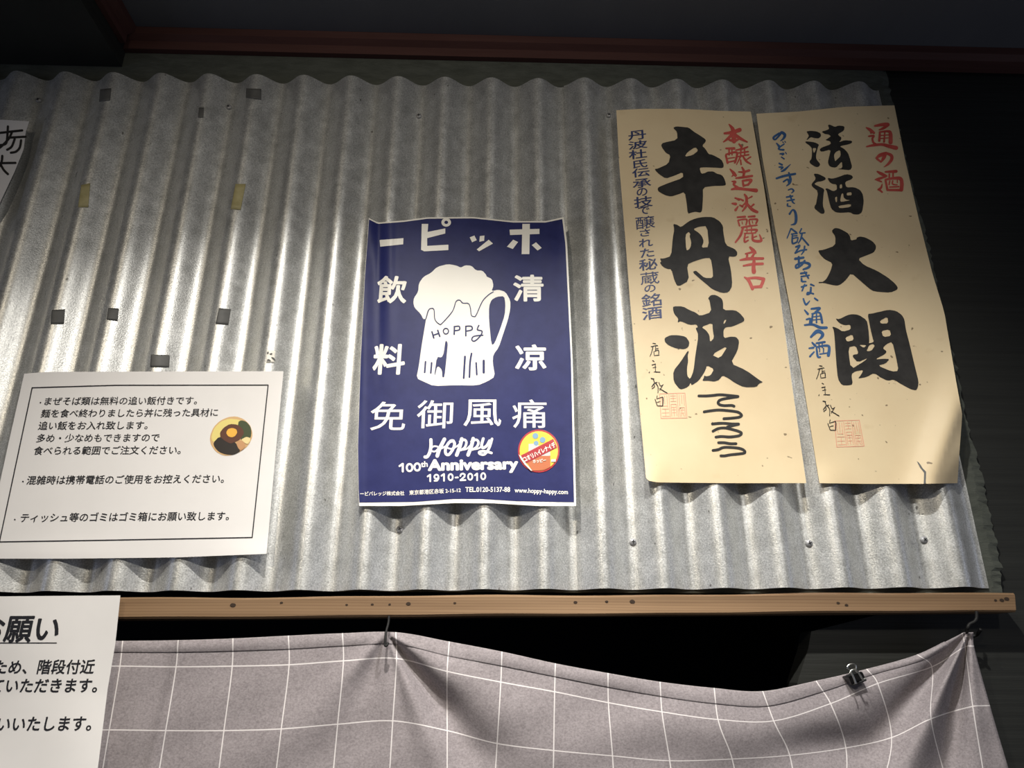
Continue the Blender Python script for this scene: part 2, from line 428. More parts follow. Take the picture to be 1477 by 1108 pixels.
# rough dark green board the metal is screwed to
def backing_board():
    yb = -0.0125
    e = [(1279, 80), (1281, 100), (1287, 123), (1294, 164), (1305, 208), (1325, 289), (1344, 357), (1359, 435), (1380, 515), (1393, 588), (1409, 646), (1432, 737), (1446, 809), (1449, 849), (1449, 858)]
    pts = []
    for i in range(len(e)-1):
        k = max(1, int((e[i+1][1]-e[i][1])/5))
        for s in range(k):
            t = s/k; q = hit(e[i][0]+(e[i+1][0]-e[i][0])*t + random.uniform(-2.2, 1.6), e[i][1]+(e[i+1][1]-e[i][1])*t, yb); pts.append((q.x, q.z))
    q = hit(*e[-1], yb); pts.append((q.x, q.z)); zb = q.z
    top = min(ZC-0.001, pts[0][1]+0.05); pts = [(pts[0][0], top)] + pts
    bm = bmesh.new(); f, b, inn = [], [], []
    for i, (x, z) in enumerate(pts):
        inn.append(bm.verts.new((x-0.010-random.random()*0.004, yb, z)))
        f.append(bm.verts.new((x-random.random()*.002, yb+0.0015+random.random()*0.002, z)))
        b.append(bm.verts.new((x+random.uniform(-.001, .001), -0.0003, z)))
    L = [bm.verts.new((-1.2, yb, z)) for _, z in pts]
    for i in range(len(pts)-1):
        bm.faces.new((L[i], L[i+1], inn[i+1], inn[i])); bm.faces.new((inn[i], inn[i+1], f[i+1], f[i])); bm.faces.new((f[i], f[i+1], b[i+1], b[i]))
    bl = bm.verts.new((-1.2, -0.0003, zb)); tl = bm.verts.new((-1.2, -0.0003, top))
    bm.faces.new((L[-1], bl, b[-1], f[-1], inn[-1])); bm.faces.new((L[0], inn[0], f[0], b[0], tl))
    bmesh.ops.recalc_face_normals(bm, faces=bm.faces[:])
    o = from_bm(bm, 'backing_board', M['board'])
    tag(o, 'dark green rough board with torn right edge behind the corrugated metal', 'board')
backing_board()

# ------------------------------------------------------------------ corrugated metal
PITCH = 0.0649; YV, YC = -0.0142, -0.0318               # valley and crest depth
XCREST = hit(574, 111, YC).x
AMP = (YV-YC)/2
def ysheet(x): return (YV+YC)/2 - AMP*cos(2*pi*(x-XCREST)/PITCH)
def zlin(p, q, y=YC):
    a, b = hit(*p, y), hit(*q, y)
    return lambda x: a.z + (b.z-a.z)*(x-a.x)/(b.x-a.x)
ZT = zlin((95, 103), (1241, 119)); ZB = zlin((180, 852), (1300, 847))
def sheet(name, x0, x1, dy, dz, lean0=None):
    n = int((x1-x0)/PITCH*24); nz = 6; th = 0.0006
    bm = bmesh.new(); G = []
    for i in range(n+1):
        x = x0+(x1-x0)*i/n
        G.append([(bm.verts.new((x, ysheet(x)-dy, ZB(x)+(ZT(x)+dz-ZB(x))*k/nz)), bm.verts.new((x, ysheet(x)-dy+th, ZB(x)+(ZT(x)+dz-ZB(x))*k/nz))) for k in range(nz+1)])
    for i in range(n):
        for k in range(nz):
            bm.faces.new((G[i][k][0], G[i+1][k][0], G[i+1][k+1][0], G[i][k+1][0])); bm.faces.new((G[i][k][1], G[i][k+1][1], G[i+1][k+1][1], G[i+1][k][1]))
        for k in (0, nz): bm.faces.new([bm.verts.new(p.co) for p in (G[i][k][0], G[i][k][1], G[i+1][k][1], G[i+1][k][0])])
    for i in (0, n):
        for k in range(nz): bm.faces.new([bm.verts.new(p.co) for p in (G[i][k][0], G[i][k+1][0], G[i][k+1][1], G[i][k][1])])
    for f in bm.faces:
        f.normal_update(); f.smooth = abs(f.normal.z) < 0.5
    me = bpy.data.meshes.new(name); bm.to_mesh(me); bm.free()
    return obj(name, me, M['steel'])
XS = hit(823, 480, YV).x; XR = hit(1352, 488, (YV+YC)/2).x
s1 = sheet('corrugated_sheet', -1.0, XS+0.05, 0, 0)
tag(s1, 'wide galvanised corrugated metal sheet behind the blue poster and white notice', 'corrugated sheet', 'corrugated sheets')
s2 = sheet('corrugated_sheet', XS, XR, 0.0012, 0.001)
tag(s2, 'narrower galvanised corrugated sheet behind the two buff paper banners at right', 'corrugated sheet', 'corrugated sheets')
def screw(px, py, parent, dy):
    p = hit(px, py, YV-dy); y = ysheet(p.x)-dy; p = hit(px, py, y); y = ysheet(p.x)-dy
    bm = bmesh.new(); prof = [(0.0042, 0), (0.0042, -0.0008), (0.0034, -0.0022), (0.0016, -0.0029)]
    rings = [[bm.verts.new((p.x+r*cos(k*pi/9), y+d, p.z+r*sin(k*pi/9))) for k in range(18)] for r, d in prof]
    for a, b in zip(rings, rings[1:]):
        for k in range(18): bm.faces.new((a[k], a[(k+1) % 18], b[(k+1) % 18], b[k]))
    bm.faces.new(rings[-1]); bmesh.ops.recalc_face_normals(bm, faces=bm.faces[:])
    o = from_bm(bm, 'screw', M['screw'], parent, True)
    bm = bmesh.new(); a = random.uniform(0, 1)
    for t in (a, a+pi/2):
        c, s_ = cos(t), sin(t); l, wd = 0.0021, 0.0005
        v = [bm.verts.new((p.x+c*u*l-s_*q*wd, y-0.00315, p.z+s_*u*l+c*q*wd)) for u, q in ((-1, -1), (1, -1), (1, 1), (-1, 1))]
        bm.faces.new(v)
    from_bm(bm, 'screw_slot', M['slot'], o)
for px, py in ((56, 145), (330, 155), (604, 168), (577, 764)): screw(px, py, s1, 0)
for px, py in ((878, 167), (913, 782), (1167, 784), (1333, 779)): screw(px, py, s2, 0.0012)

# scraps of tape stuck on the metal: short strips that follow its curve
def strip(name, m, quad, label, cat, group, th=0.0003):
    bm = bmesh.new(); nu, nv = 12, 6; g = []
    for j in range(nv+1):
        row = []
        for i in range(nu+1):
            u, v = i/nu, j/nv
            p = Vector(quad[0])*(1-u)*(1-v) + Vector(quad[1])*u*(1-v) + Vector(quad[3])*(1-u)*v + Vector(quad[2])*u*v
            y = (YV+YC)/2
            for _ in range(14): y = y*0.5 + 0.5*ysheet(hit(p.x, p.y, y).x)
            q = hit(p.x, p.y, y-0.0007); row.append((bm.verts.new(q), bm.verts.new(q+Vector((0, th, 0)))))
        g.append(row)
    for j in range(nv):
        for i in range(nu):
            bm.faces.new([g[j][i][0], g[j+1][i][0], g[j+1][i+1][0], g[j][i+1][0]]); bm.faces.new([g[j][i][1], g[j][i+1][1], g[j+1][i+1][1], g[j+1][i][1]])
    for i in range(nu):
        for j in (0, nv): bm.faces.new((g[j][i][0], g[j][i+1][0], g[j][i+1][1], g[j][i][1]))
    for j in range(nv):
        for i in (0, nu): bm.faces.new((g[j][i][0], g[j+1][i][0], g[j+1][i][1], g[j][i][1]))
    bmesh.ops.recalc_face_normals(bm, faces=bm.faces[:])
    o = from_bm(bm, name, m, None, True); tag(o, label, cat, group); return o
L1 = local(0, 80, 3.6925); L2 = local(0, 360, 3.517)
GT = 'grey tape scraps on the metal'
for q, lab in (
    (L1([(533, 180), (592, 174), (586, 238), (527, 246)]), 'grey tape scrap near the top left edge of the metal sheet'),
    (L1([(1060, 277), (1085, 277), (1083, 330), (1054, 330)]), 'smallest narrow grey tape scrap high on the metal left of centre'),
    (L1([(1312, 175), (1392, 178), (1391, 235), (1309, 224)]), 'wide grey tape scrap highest on the right, above the yellowed strip'),
    (L2([(263, 306), (330, 303), (324, 377), (257, 377)]), 'grey tape scrap above the left corner of the white noodle notice'),
    (L2([(550, 295), (603, 299), (597, 361), (541, 355)]), 'small grey tape scrap above the notice, second from left in its row'),
    (L2([(1110, 296), (1171, 303), (1159, 381), (1094, 377)]), 'grey tape scrap above the printed bowl of the notice, rightmost in its row'),
    (L2([(766, 532), (861, 536), (858, 597), (762, 595)]), 'wide grey tape scrap just touching the top of the white notice')):
    strip('tape_scrap', M['tape'], q, lab, 'tape', GT)
for q, lab in ((L1([(432, 690), (480, 680), (470, 808), (415, 808)]), 'yellowed tape strip on the metal, the left one of two'),
               (L1([(1254, 684), (1309, 684), (1282, 822), (1228, 818)]), 'yellowed tape strip on the metal, the right one of two')):
    strip('tape_strip', M['ytape'], q, lab, 'tape', 'yellowed tape strips on the metal')
def residue():
    L = local(360, 490, 15.83); I = Ink()
    for s_ in ([(425, 260), (440, 310), (405, 330), (390, 305)], [(450, 325), (510, 300), (525, 330), (490, 350)], [(480, 390), (560, 410), (590, 470), (560, 480)],
               [(400, 450), (440, 440), (490, 480), (460, 505), (440, 480), (400, 510)]): I.poly(L(s_))
    bm = bmesh.new()
    q = hit(391, 517, -0.03); y = ysheet(q.x) - 0.0008
    w_ = strip('tape_residue', M['postw'], [(384.5, 505), (397, 506), (396, 523), (384, 523)], 'torn white tape residue with dark flecks above the notice corner', 'tape', None)
    vs = []
    for p in I.v:
        y = -0.025
        for _ in range(14): y = y*.5+.5*ysheet(hit(*p, y).x)
        vs.append(bm.verts.new(hit(*p, y-0.0012)))
    for f in I.f: bm.faces.new([vs[i] for i in f])
    from_bm(bm, 'dark_fleck', M['tape'], w_)
residue()

# ------------------------------------------------------------------ wooden rail
def rail():
    yf = -0.0335; n = 60
    t0, t1 = hit(-60, 863.5, yf), hit(1463, 854.5, yf); b0, b1 = hit(-60, 895, yf), hit(1466, 882.5, yf)
    bm = bmesh.new(); rows = []
    for i in range(n+1):
        t = i/n; a = t0.lerp(t1, t); b = b0.lerp(b1, t); w_ = 0.0006*sin(t*17)+0.0004*sin(t*41)
        rows.append([bm.verts.new(p) for p in ((a.x, yf+.002, a.z+w_), (a.x, yf, a.z-.002+w_), (b.x, yf, b.z+.002+w_*.6), (b.x, yf+.002, b.z+w_*.6), (b.x, -0.0002, b.z), (a.x, -0.0002, a.z))])
    for i in range(n):
        for k in range(6): bm.faces.new((rows[i][k], rows[i][(k+1) % 6], rows[i+1][(k+1) % 6], rows[i+1][k]))
    bm.faces.new(rows[0]); bm.faces.new(rows[-1][::-1]); bmesh.ops.recalc_face_normals(bm, faces=bm.faces[:])
    o = from_bm(bm, 'wooden_rail', M['wood'])
    tag(o, 'long bare pine rail under the corrugated metal, pitted with nail holes', 'rail')
    for px, py, r in ((336, 873, .0022), (406, 869.5, .0012), (500, 872.5, .0010), (537, 872, .0011), (562, 872, .0010), (589, 871, .0018), (656, 870, .0011), (912, 868, .0021), (875, 868, .0013), (830, 869, .0015), (1209, 870, .0014), (1221, 873, .0014), (1445, 866, .0018), (1452, 864, .0020), (1436, 866, .0012)):
        bm = bmesh.new(); p = hit(px, py, yf-0.0004)
        bm.faces.new([bm.verts.new((p.x+r*1.4*cos(k*pi/6), p.y, p.z+r*.85*sin(k*pi/6)*(1+.2*random.random()))) for k in range(12)][::-1])
        from_bm(bm, 'nail_hole', M['hole'], o)
    return b0.z
rail()

# ------------------------------------------------------------------ check cloth curtain
def curtain():
    YB = -0.030
    top = [(177, 924.5), (257, 923.5), (336, 921), (416, 917), (494, 913.5), (571, 912), (648, 925.5), (724, 940), (801, 957), (877, 971), (952, 983.5), (1030, 992.5), (1100, 997), (1177, 982), (1250, 965), (1323, 944), (1388, 913), (1404, 911)]
    l1 = [(173, 961), (254, 962), (335, 961), (417, 959), (495.4, 953.4), (572, 950), (645, 968.6), (722.4, 984), (800, 998), (877.5, 1013.7), (954.8, 1027), (1035.6, 1038), (1116, 1040), (1198, 1015), (1266, 986), (1344, 962), (1392, 933), (1405, 932)]
    l2 = [(157.6, 1053), (239, 1054), (323, 1054), (405.7, 1051.6), (487, 1044.8), (566.5, 1040), (645, 1054), (717, 1072.6), (798.6, 1082.7), (883.5, 1090.5), (966, 1097.5), (1056, 1095), (1139, 1089.7), (1220, 1079), (1286, 1064), (1343, 1037), (1403, 1019), (1428, 1018)]
    l3 = [(2*b[0]-a[0], 2*b[1]-a[1]) for a, b in zip(l1, l2)]
    l3[9:] = [(888, 1168), (975, 1170), (1070, 1168), (1150, 1160), (1220, 1148), (1272, 1140), (1364, 1124), (1418, 1112), (1455, 1110)]
    l4 = [(2*b[0]-a[0], 2*b[1]-a[1]) for a, b in zip(l2, l3)]
    rows = [top, l1, l2, l3, l4]; V = [-0.42, 0, 1, 2, 3]
    for r in rows:
        d = (r[0][0]-r[1][0], 0.3)
        for k in range(3): r.insert(0, (r[0][0]+d[0], r[0][1]+d[1]))
    U = [-3, -2, -1] + list(range(17)) + [17 - 0.75]
    def cub(xs, ys, x):
        i = 0
        while i < len(xs)-2 and x > xs[i+1]: i += 1
        h = xs[i+1]-xs[i]; t = (x-xs[i])/h
        def tan(j):
            if j == 0: return (ys[1]-ys[0])/(xs[1]-xs[0])
            if j == len(xs)-1: return (ys[-1]-ys[-2])/(xs[-1]-xs[-2])
            return (ys[j+1]-ys[j-1])/(xs[j+1]-xs[j-1])
        a, b = tan(i)*h, tan(i+1)*h
        return ys[i]*(1-3*t*t+2*t**3) + ys[i+1]*(3*t*t-2*t**3) + a*(t-2*t*t+t**3) + b*(-t*t+t**3)
    def pix(u, v):
        c = [(cub(U, [p[0] for p in r], u), cub(U, [p[1] for p in r], u)) for r in rows]
        return cub(V, [p[0] for p in c], v), cub(V, [p[1] for p in c], v)
    def fold(px, py, P0, lst):
        dx, dy = px-P0[0], py-P0[1]; r = math.hypot(dx, dy)
        th = math.degrees(math.atan2(dx, max(dy, 0.001))) if dy > 0 else (90 if dx > 0 else -90)
        d = 0
        for t0, sg, amp, r0, r1 in lst:
            g = (1-exp(-r/r0))*exp(-(r/r1)**2)
            d += amp*g*exp(-((th-t0)/sg)**2)
        return d
    def depth(px, py):
        d = fold(px, py, (557, 912), [(22, 8, 0.010, 60, 320), (37, 9, -0.017, 50, 300), (58, 14, 0.010, 60, 330), (-42, 12, 0.009, 60, 260), (-18, 12, -0.006, 60, 260), (3, 9, 0.003, 60, 300)])
        d += fold(px, py, (1398, 908), [(-58, 9, 0.006, 40, 300), (-40, 7, -0.012, 40, 260), (-24, 7, 0.016, 35, 400), (-9, 6, -0.012, 35, 400), (4, 7, 0.009, 40, 400), (20, 8, 0.004, 50, 400)])
        d += 0.006*sin((px+0.3*py)/150.0) + 0.004*exp(-((px-245-(1000-py)*.25)/9)**2)
        d += 0.010*exp(-((px-1040)/130)**2 - ((py-1050)/40)**2) - 0.010*exp(-((px-1200)/80)**2-((py-1075)/30)**2)
        d += 0.0012*sin(px/23+py/31)*sin(py/27-px/61)
        return d
    def grid(name, u0, u1, v0, v1, nu, nv, off, parent, bulge=0.0):
        bm = bmesh.new(); uvl = bm.loops.layers.uv.new('UVMap'); g = []; uv = {}
        for j in range(nv+1):
            row = []
            for i in range(nu+1):
                u, v = u0+(u1-u0)*i/nu, v0+(v1-v0)*j/nv
                px, py = pix(u, v)
                b = bulge*sin(pi*j/nv)
                q = hit(px, py, YB - depth(px, py) - off - b); vt = bm.verts.new(q); uv[vt] = (u, v); row.append(vt)
            g.append(row)
        for j in range(nv):
            for i in range(nu):
                f = bm.faces.new((g[j][i], g[j+1][i], g[j+1][i+1], g[j][i+1]))
                for l in f.loops: l[uvl].uv = uv[l.vert]
        o = from_bm(bm, name, M['cloth'], parent, True)
        so = o.modifiers.new('thickness', 'SOLIDIFY'); so.thickness = 0.0008; so.offset = -1
        return o
    c = grid('curtain', -3, 16.25, -0.40, 3, 460, 100, 0, None)
    tag(c, 'mauve grey cloth curtain with white check lines hung below the wooden rail', 'curtain')
    h = grid('hem', -3, 15.6, -0.42, -0.22, 400, 10, 0.0003, c, 0.0014)
    h['label'] = 'stitched folded top hem'
curtain()

def wire(name, m, pts, r, parent=None):
    bm = bmesh.new(); tube_bm(bm, smooth_line(pts, 6), r); bmesh.ops.recalc_face_normals(bm, faces=bm.faces[:])
    return from_bm(bm, name, m, parent, True)
LH = local(1340, 880, 9.234)
hp = LH([(632, 20), (632, 110), (600, 158), (540, 190), (512, 245), (505, 300), (560, 350), (630, 335), (668, 295), (690, 255)])
yh = [-.034, -.034, -.034, -.033, -.032, -.022, -.018, -.020, -.026, -.030]
tag(wire('hook', M['hook'], [hit(*p, y) for p, y in zip(hp, yh)], 0.0017), 'bent black hook under the rail holding the gathered right curtain corner', 'hook', 'hooks under the rail')
LP = local(520, 890, 18.46)
hp = LP([(760, -20), (740, 180), (690, 360), (665, 560), (650, 740), (690, 770), (730, 690)])
tag(wire('hook', M['hook'], [hit(*p, y) for p, y in zip(hp, (-.034, -.036, -.040, -.043, -.044, -.0445, -.043))], 0.0013), 'thin dark hook pinning the curtain peak below the blue poster', 'hook', 'hooks under the rail')

def binder_clip():
    L = local(1190, 940, 15.83)
    q = L([(545, 578), (855, 455), (942, 640), (625, 772)])
    y0 = -0.0345
    e = bpy.data.objects.new('binder_clip', None); C.objects.link(e); e.location = hit(*L([(740, 650)])[0], y0)
    tag(e, 'small black binder clip with steel wire handles on the curtain edge', 'binder clip')
    bpy.context.view_layer.update()
    bm = bmesh.new()
    F_ = [hit(*q[0], y0-.010), hit(*q[1], y0-.010), hit(*q[2], y0-.003), hit(*q[3], y0-.003)]
    B_ = [p + Vector((0, .020 if k < 2 else .006, 0)) for k, p in enumerate(F_)]
    f = [bm.verts.new(p) for p in F_]; b = [bm.verts.new(p) for p in B_]
    for fc in ((0, 1, 2, 3), (3, 2, 1, 0)): bm.faces.new([(f if fc[0] == 0 else b)[i] for i in fc])
    for i in range(4): bm.faces.new((f[i], b[i], b[(i+1) % 4], f[(i+1) % 4]))
    bmesh.ops.recalc_face_normals(bm, faces=bm.faces[:]); bmesh.ops.bevel(bm, geom=bm.edges[:], offset=0.0007, segments=2, affect='EDGES')
    def kid(o): o.parent = e; o.matrix_parent_inverse = e.matrix_world.inverted()
    kid(from_bm(bm, 'clip_body', M['clipb']))
    tube = wire('curled_lip', M['clipb'], [hit(*L([p])[0], y0-.0035) for p in ((640, 760), (780, 705), (935, 640))], 0.0011); kid(tube)
    f1 = [(705, 738), (655, 600), (600, 480), (565, 490), (590, 440), (640, 412), (700, 418), (740, 445), (800, 540), (858, 628), (925, 612)]
    kid(wire('wire_handle', M['wire'], [hit(*p, y0-.012+.004*(k > 1 and k < 9)*0) for k, p in enumerate(L(f1))], 0.0009))
    f2 = [(600, 500), (580, 440), (505, 375), (545, 305), (620, 280), (690, 300), (705, 360), (700, 430), (735, 500)]
    kid(wire('wire_handle', M['wire'], [hit(*p, y0+.010) for p in L(f2)], 0.0009))
binder_clip()

# ------------------------------------------------------------------ calligraphy banners
def banner_one():
    def wave(x, y):
        t = (y-160)/540
        return -0.0015*sin(t*5+x/90) - 0.009*exp(-((x-936)/22)**2-((y-700)/28)**2) - 0.011*max(0, min(1, (x-890-(y-160)*.13)/205))**2*min(1, .35+max(0, t)*1.5)
    s = Sheet(-0.0345, wave)
    o = s.patch('calligraphy_banner', M['buff'], [(889, 159), (925, 157), (985, 157), (1040, 160), (1083, 161)], [(1083, 161), (1102, 270), (1125, 425), (1143, 560), (1163, 697)],
                [(932, 690), (937, 694), (950, 696), (1050, 697), (1163, 697)], [(889, 159), (893, 235), (902, 345), (908, 425), (918, 540), (932, 690)])
    tag(o, 'tall buff paper banner with three huge black characters, left of the pair', 'banner', 'calligraphy banners on the metal')
    I = Ink(); L = local(935, 175, 7.917)
    I.poly(L([(283,75),(320,57),(400,65),(460,70),(530,125),(590,160),(658,208),(655,235),(615,280),(650,310),(690,375),(730,380),(835,435),(862,490),(858,535),(750,528),(640,525),(585,530),(605,600),(650,590),(680,573),(745,572),(780,597),(840,612),(870,655),(888,715),(880,735),(740,738),(625,755),(625,880),(615,1025),(595,1043),(540,1033),(500,1040),(452,1058),(440,940),(418,805),(340,835),(260,860),(190,843),(115,800),(107,770),(120,750),(230,705),(400,645),(395,580),(300,620),(200,655),(120,600),(85,565),(75,543),(110,540),(230,485),(255,388),(200,360),(155,295),(148,268),(170,245),(335,210),(330,120)]),
           [L([(415,405),(450,350),(540,292),(572,335),(505,387)])])
    L = local(945, 305, 8.862)
    I.poly(L([(230,158),(285,172),(330,203),(430,125),(520,88),(620,70),(740,72),(830,130),(868,190),(870,260),(900,430),(1015,478),(1050,520),(1048,560),(1020,580),(930,575),(970,750),(988,950),(940,1035),(860,1045),(730,995),(655,930),(570,860),(475,775),(520,755),(560,790),(630,850),(740,852),(735,740),(710,595),(630,597),(500,637),(405,680),(435,885),(290,965),(245,880),(210,740),(150,735),(90,700),(60,655),(80,640),(60,600),(110,603),(205,570),(225,340),(245,230)]),
           [L([(385,300),(430,258),(450,290),(440,315),(462,390),(455,450),(430,490),(397,497)]), L([(485,225),(560,195),(665,185),(690,455),(590,465),(622,385),(600,320),(560,275)])])
    L = local(950, 415, 7.15)
    I.poly(L([(150,192),(250,192),(320,232),(380,255),(428,292),(545,252),(525,130),(508,110),(540,75),(590,75),(650,110),(665,150),(665,232),(790,232),(840,265),(885,320),(880,350),(760,402),(690,408),(668,440),(672,522),(740,505),(800,508),(832,550),(815,650),(742,782),(900,850),(1050,960),(1078,975),(1035,990),(1010,1025),(880,1028),(790,985),(720,935),(660,905),(620,955),(570,970),(520,960),(450,962),(465,930),(470,905),(490,915),(535,905),(572,840),(498,800),(480,860),(415,960),(340,1010),(330,980),(310,1020),(240,1050),(210,1040),(155,970),(150,860),(230,760),(300,650),(312,660),(300,700),(305,760),(292,830),(295,910),(325,945),(360,860),(380,690),(412,490),(380,415),(405,410),(390,378),(320,385),(230,345),(195,362),(205,320),(160,270),(148,225)]),
           [L([(440,405),(555,362),(558,430),(572,520),(530,562),(525,490),(490,440)]), L([(668,372),(678,335),(700,330),(680,370)]), L([(545,692),(718,595),(632,732)])])
    I.poly(L([(60,520),(120,490),(200,490),(280,505),(318,560),(310,610),(270,635),(190,630),(110,600),(65,560)]))
    s.put(I, 'large_black_lettering', M['black'], o)
    I = Ink(); L = local(1000, 560, 10.556)
    for st in ([(85,118),(200,118),(300,110),(400,100),(520,108),(680,125)], [(680,128),(540,150),(420,175),(378,215),(400,250),(470,265),(580,262),(620,275)],
               [(165,360),(280,342),(400,332),(560,345),(680,365),(735,410),(700,440),(600,455),(465,465)], [(290,545),(390,535),(480,535),(600,545),(690,545)], [(690,548),(600,570),(520,590)],
               [(300,655),(380,615),(480,605),(600,630),(710,665),(732,695),(690,725),(560,742),(430,735),(345,745)], [(385,830),(470,830),(560,845),(650,845)],
               [(300,948),(380,935),(450,905),(540,900),(700,915),(775,950),(780,985),(700,1000),(560,1015),(480,1030),(420,1030)]):
        I.stroke(L(st), 4.0)
    s.put(I, 'black_scribble', M['black'], o)
    I = Ink(); A = local(890, 170, 6.925); B = local(900, 320, 6.925)
    for ch, x, y, wd, h in (('丹',200,172,175,88),('波',208,268,185,80),('杜',208,362,175,88),('氏',230,458,140,80),('伝',238,545,170,85),('承',248,652,180,85),('の',250,740,105,75),('技',262,838,180,105),('で',268,925,110,75),('醸',282,1045,190,125)):
        p = A([(x, y)])[0]; s.char(I, ch, *p, wd/6.925, h/6.925, {'醸': .002, '蔵': .004, '銘': .010}.get(ch, .016), 0.12)
    for ch, x, y, wd, h in (('さ',210,108,100,70),('れ',218,208,135,80),('た',232,308,135,85),('秘',242,425,180,110),('蔵',258,562,185,120),('の',260,665,110,70),('銘',275,780,195,125),('酒',282,912,195,120)):
        p = B([(x, y)])[0]; s.char(I, ch, *p, wd/6.925, h/6.925, {'醸': .002, '蔵': .004, '銘': .010}.get(ch, .016), 0.12)
    s.put(I, 'navy_lettering', M['navy'], o)
    I = Ink(); A = local(1030, 170, 6.925); B = local(1040, 270, 6.925)
    I.brush(A, 6.925, [[(150,65,10),(185,110,30),(195,170,38),(200,235,34)],[(105,155,18),(180,145,28),(255,120,34)],[(185,160,26),(140,205,22),(95,240,10)],[(205,165,26),(260,205,26),(330,240,12)],[(150,220,14),(200,228,26),(240,218,14)],
        [(120,305,14),(200,305,22)],[(150,310,13),(150,370,12)],[(178,310,12),(180,370,10)],[(118,375,16),(135,450,18)],[(120,365,14),(225,345,18),(215,430,18),(205,450,12)],[(140,405,9),(205,395,9)],[(140,442,12),(210,428,12)],
        [(250,262,14),(275,290,18)],[(218,322,12),(290,308,16),(335,290,13)],[(232,352,11),(340,337,14)],[(270,300,13),(265,370,12)],[(303,300,12),(307,370,12)],[(235,388,11),(345,368,13)],[(270,375,14),(225,465,8)],[(265,420,11),(270,465,13)],[(290,385,14),(320,430,18),(365,460,12)],[(365,390,12),(320,420,9)],
        [(160,512,10),(195,550,26),(215,575,22)],[(190,572,14),(178,585,8)],[(180,635,10),(210,640,22),(195,665,16),(235,695,22)],[(175,715,14),(230,705,26),(330,715,22),(420,725,32)],[(280,495,14),(300,540,22),(290,590,18)],[(245,540,10),(300,540,18),(350,525,20)],[(220,602,14),(300,592,20),(380,580,18)],[(285,628,16),(295,680,18)],[(285,628,16),(370,620,22),(340,668,18)],[(295,678,15),(345,666,15)],
        [(210,800,12),(250,815,22)],[(180,855,12),(215,860,24)],[(215,920,22),(240,885,10)],[(305,765,14),(325,800,24),(318,845,18),(280,880,10)],[(265,812,13),(290,826,16)],[(378,785,14),(345,803,9)],[(258,872,13),(285,886,17)],[(330,835,18),(320,882,20),(285,930,12)],[(330,860,20),(380,915,26),(430,940,22)],[(395,865,17),(370,886,11)]])
    I.brush(B, 6.925, [[(165,300,14),(240,295,18)],[(275,295,14),(335,290,18)],[(170,335,12),(185,385,14)],[(170,330,12),(255,322,14),(250,375,12)],[(210,345,7),(215,368,7)],[(280,332,12),(290,380,12)],[(285,322,12),(360,322,16),(350,362,14)],[(312,338,7),(317,360,7)],
        [(205,402,13),(290,388,15),(360,380,11)],[(220,402,18),(195,480,20),(145,550,14)],[(240,430,11),(355,425,17),(340,455,11)],[(258,405,9),(260,455,9)],[(305,402,9),(305,455,9)],[(235,462,11),(345,457,11)],[(240,475,14),(235,545,16),(272,530,11)],[(228,512,9),(270,497,11)],[(315,470,14),(322,530,20),(400,535,22),(385,475,10)],[(322,502,11),(355,490,11)],
        [(290,600,16),(320,630,30),(345,655,18)],[(245,665,12),(340,642,20)],[(262,680,18),(255,718,18)],[(330,665,18),(302,710,20)],[(190,728,12),(280,715,26),(420,712,20)],[(225,785,14),(310,770,22),(415,765,22)],[(330,740,26),(325,800,32),(328,845,36)],
        [(235,900,12),(275,930,26),(315,1015,26)],[(270,912,20),(350,905,22),(425,918,28)],[(425,925,26),(398,995,26)],[(312,1000,22),(398,992,24)]])
    s.put(I, 'red_lettering', M['red'], o)
    I = Ink(); A = local(880, 420, 3.693)
    signature(I, [(944.4, 505.3), (946.6, 529.5), (951.3, 556.7), (950.9, 577.9)])
    s.put(I, 'signature', M['black'], o, eps=0.00045)
    stamp(s, o, A([(264, 547), (399, 543), (410, 675), (271, 678)]))
def signature(I, spots):
    base = [(1184.6, 537.7), (1191.3, 562.3), (1198.9, 589.5), (1200.2, 612.9)]
    chars = [[[(175,60,8),(205,65,8)],[(155,100,8),(215,85,8),(228,88,6)],[(175,100,8),(160,160,7),(140,212,5)],[(205,100,7),(205,150,7)],[(205,125,6),(235,118,6)],[(185,160,7),(190,200,6)],[(185,155,6),(235,140,8),(240,185,8)],[(190,200,6),(245,195,7)]],
             [[(205,260,8),(222,270,8)],[(200,310,8),(240,300,7)],[(235,300,7),(240,390,7)],[(210,342,6),(245,335,6)],[(225,390,7),(290,392,9)],[(165,400,7),(172,390,7)]],
             [[(215,465,10),(245,470,8)],[(235,465,8),(250,510,8)],[(220,560,9),(250,520,9),(280,510,8)],[(225,580,9),(250,560,8),(245,530,7)],[(265,520,9),(290,560,8),(290,630,7)],[(300,510,7),(320,550,7),(350,535,6)],[(345,540,7),(310,600,6)],[(310,580,7),(350,605,9),(395,632,9)]],
             [[(295,680,7),(290,705,6)],[(270,720,7),(295,790,8)],[(290,715,6),(340,700,7),(360,705,9),(358,795,9)],[(295,755,6),(330,745,6)],[(300,795,8),(355,797,8)]]]
    for c, b, p in zip(chars, base, spots): I.brush(local(1160+p[0]-b[0], 520+p[1]-b[1], 7.914), 7.914, c)
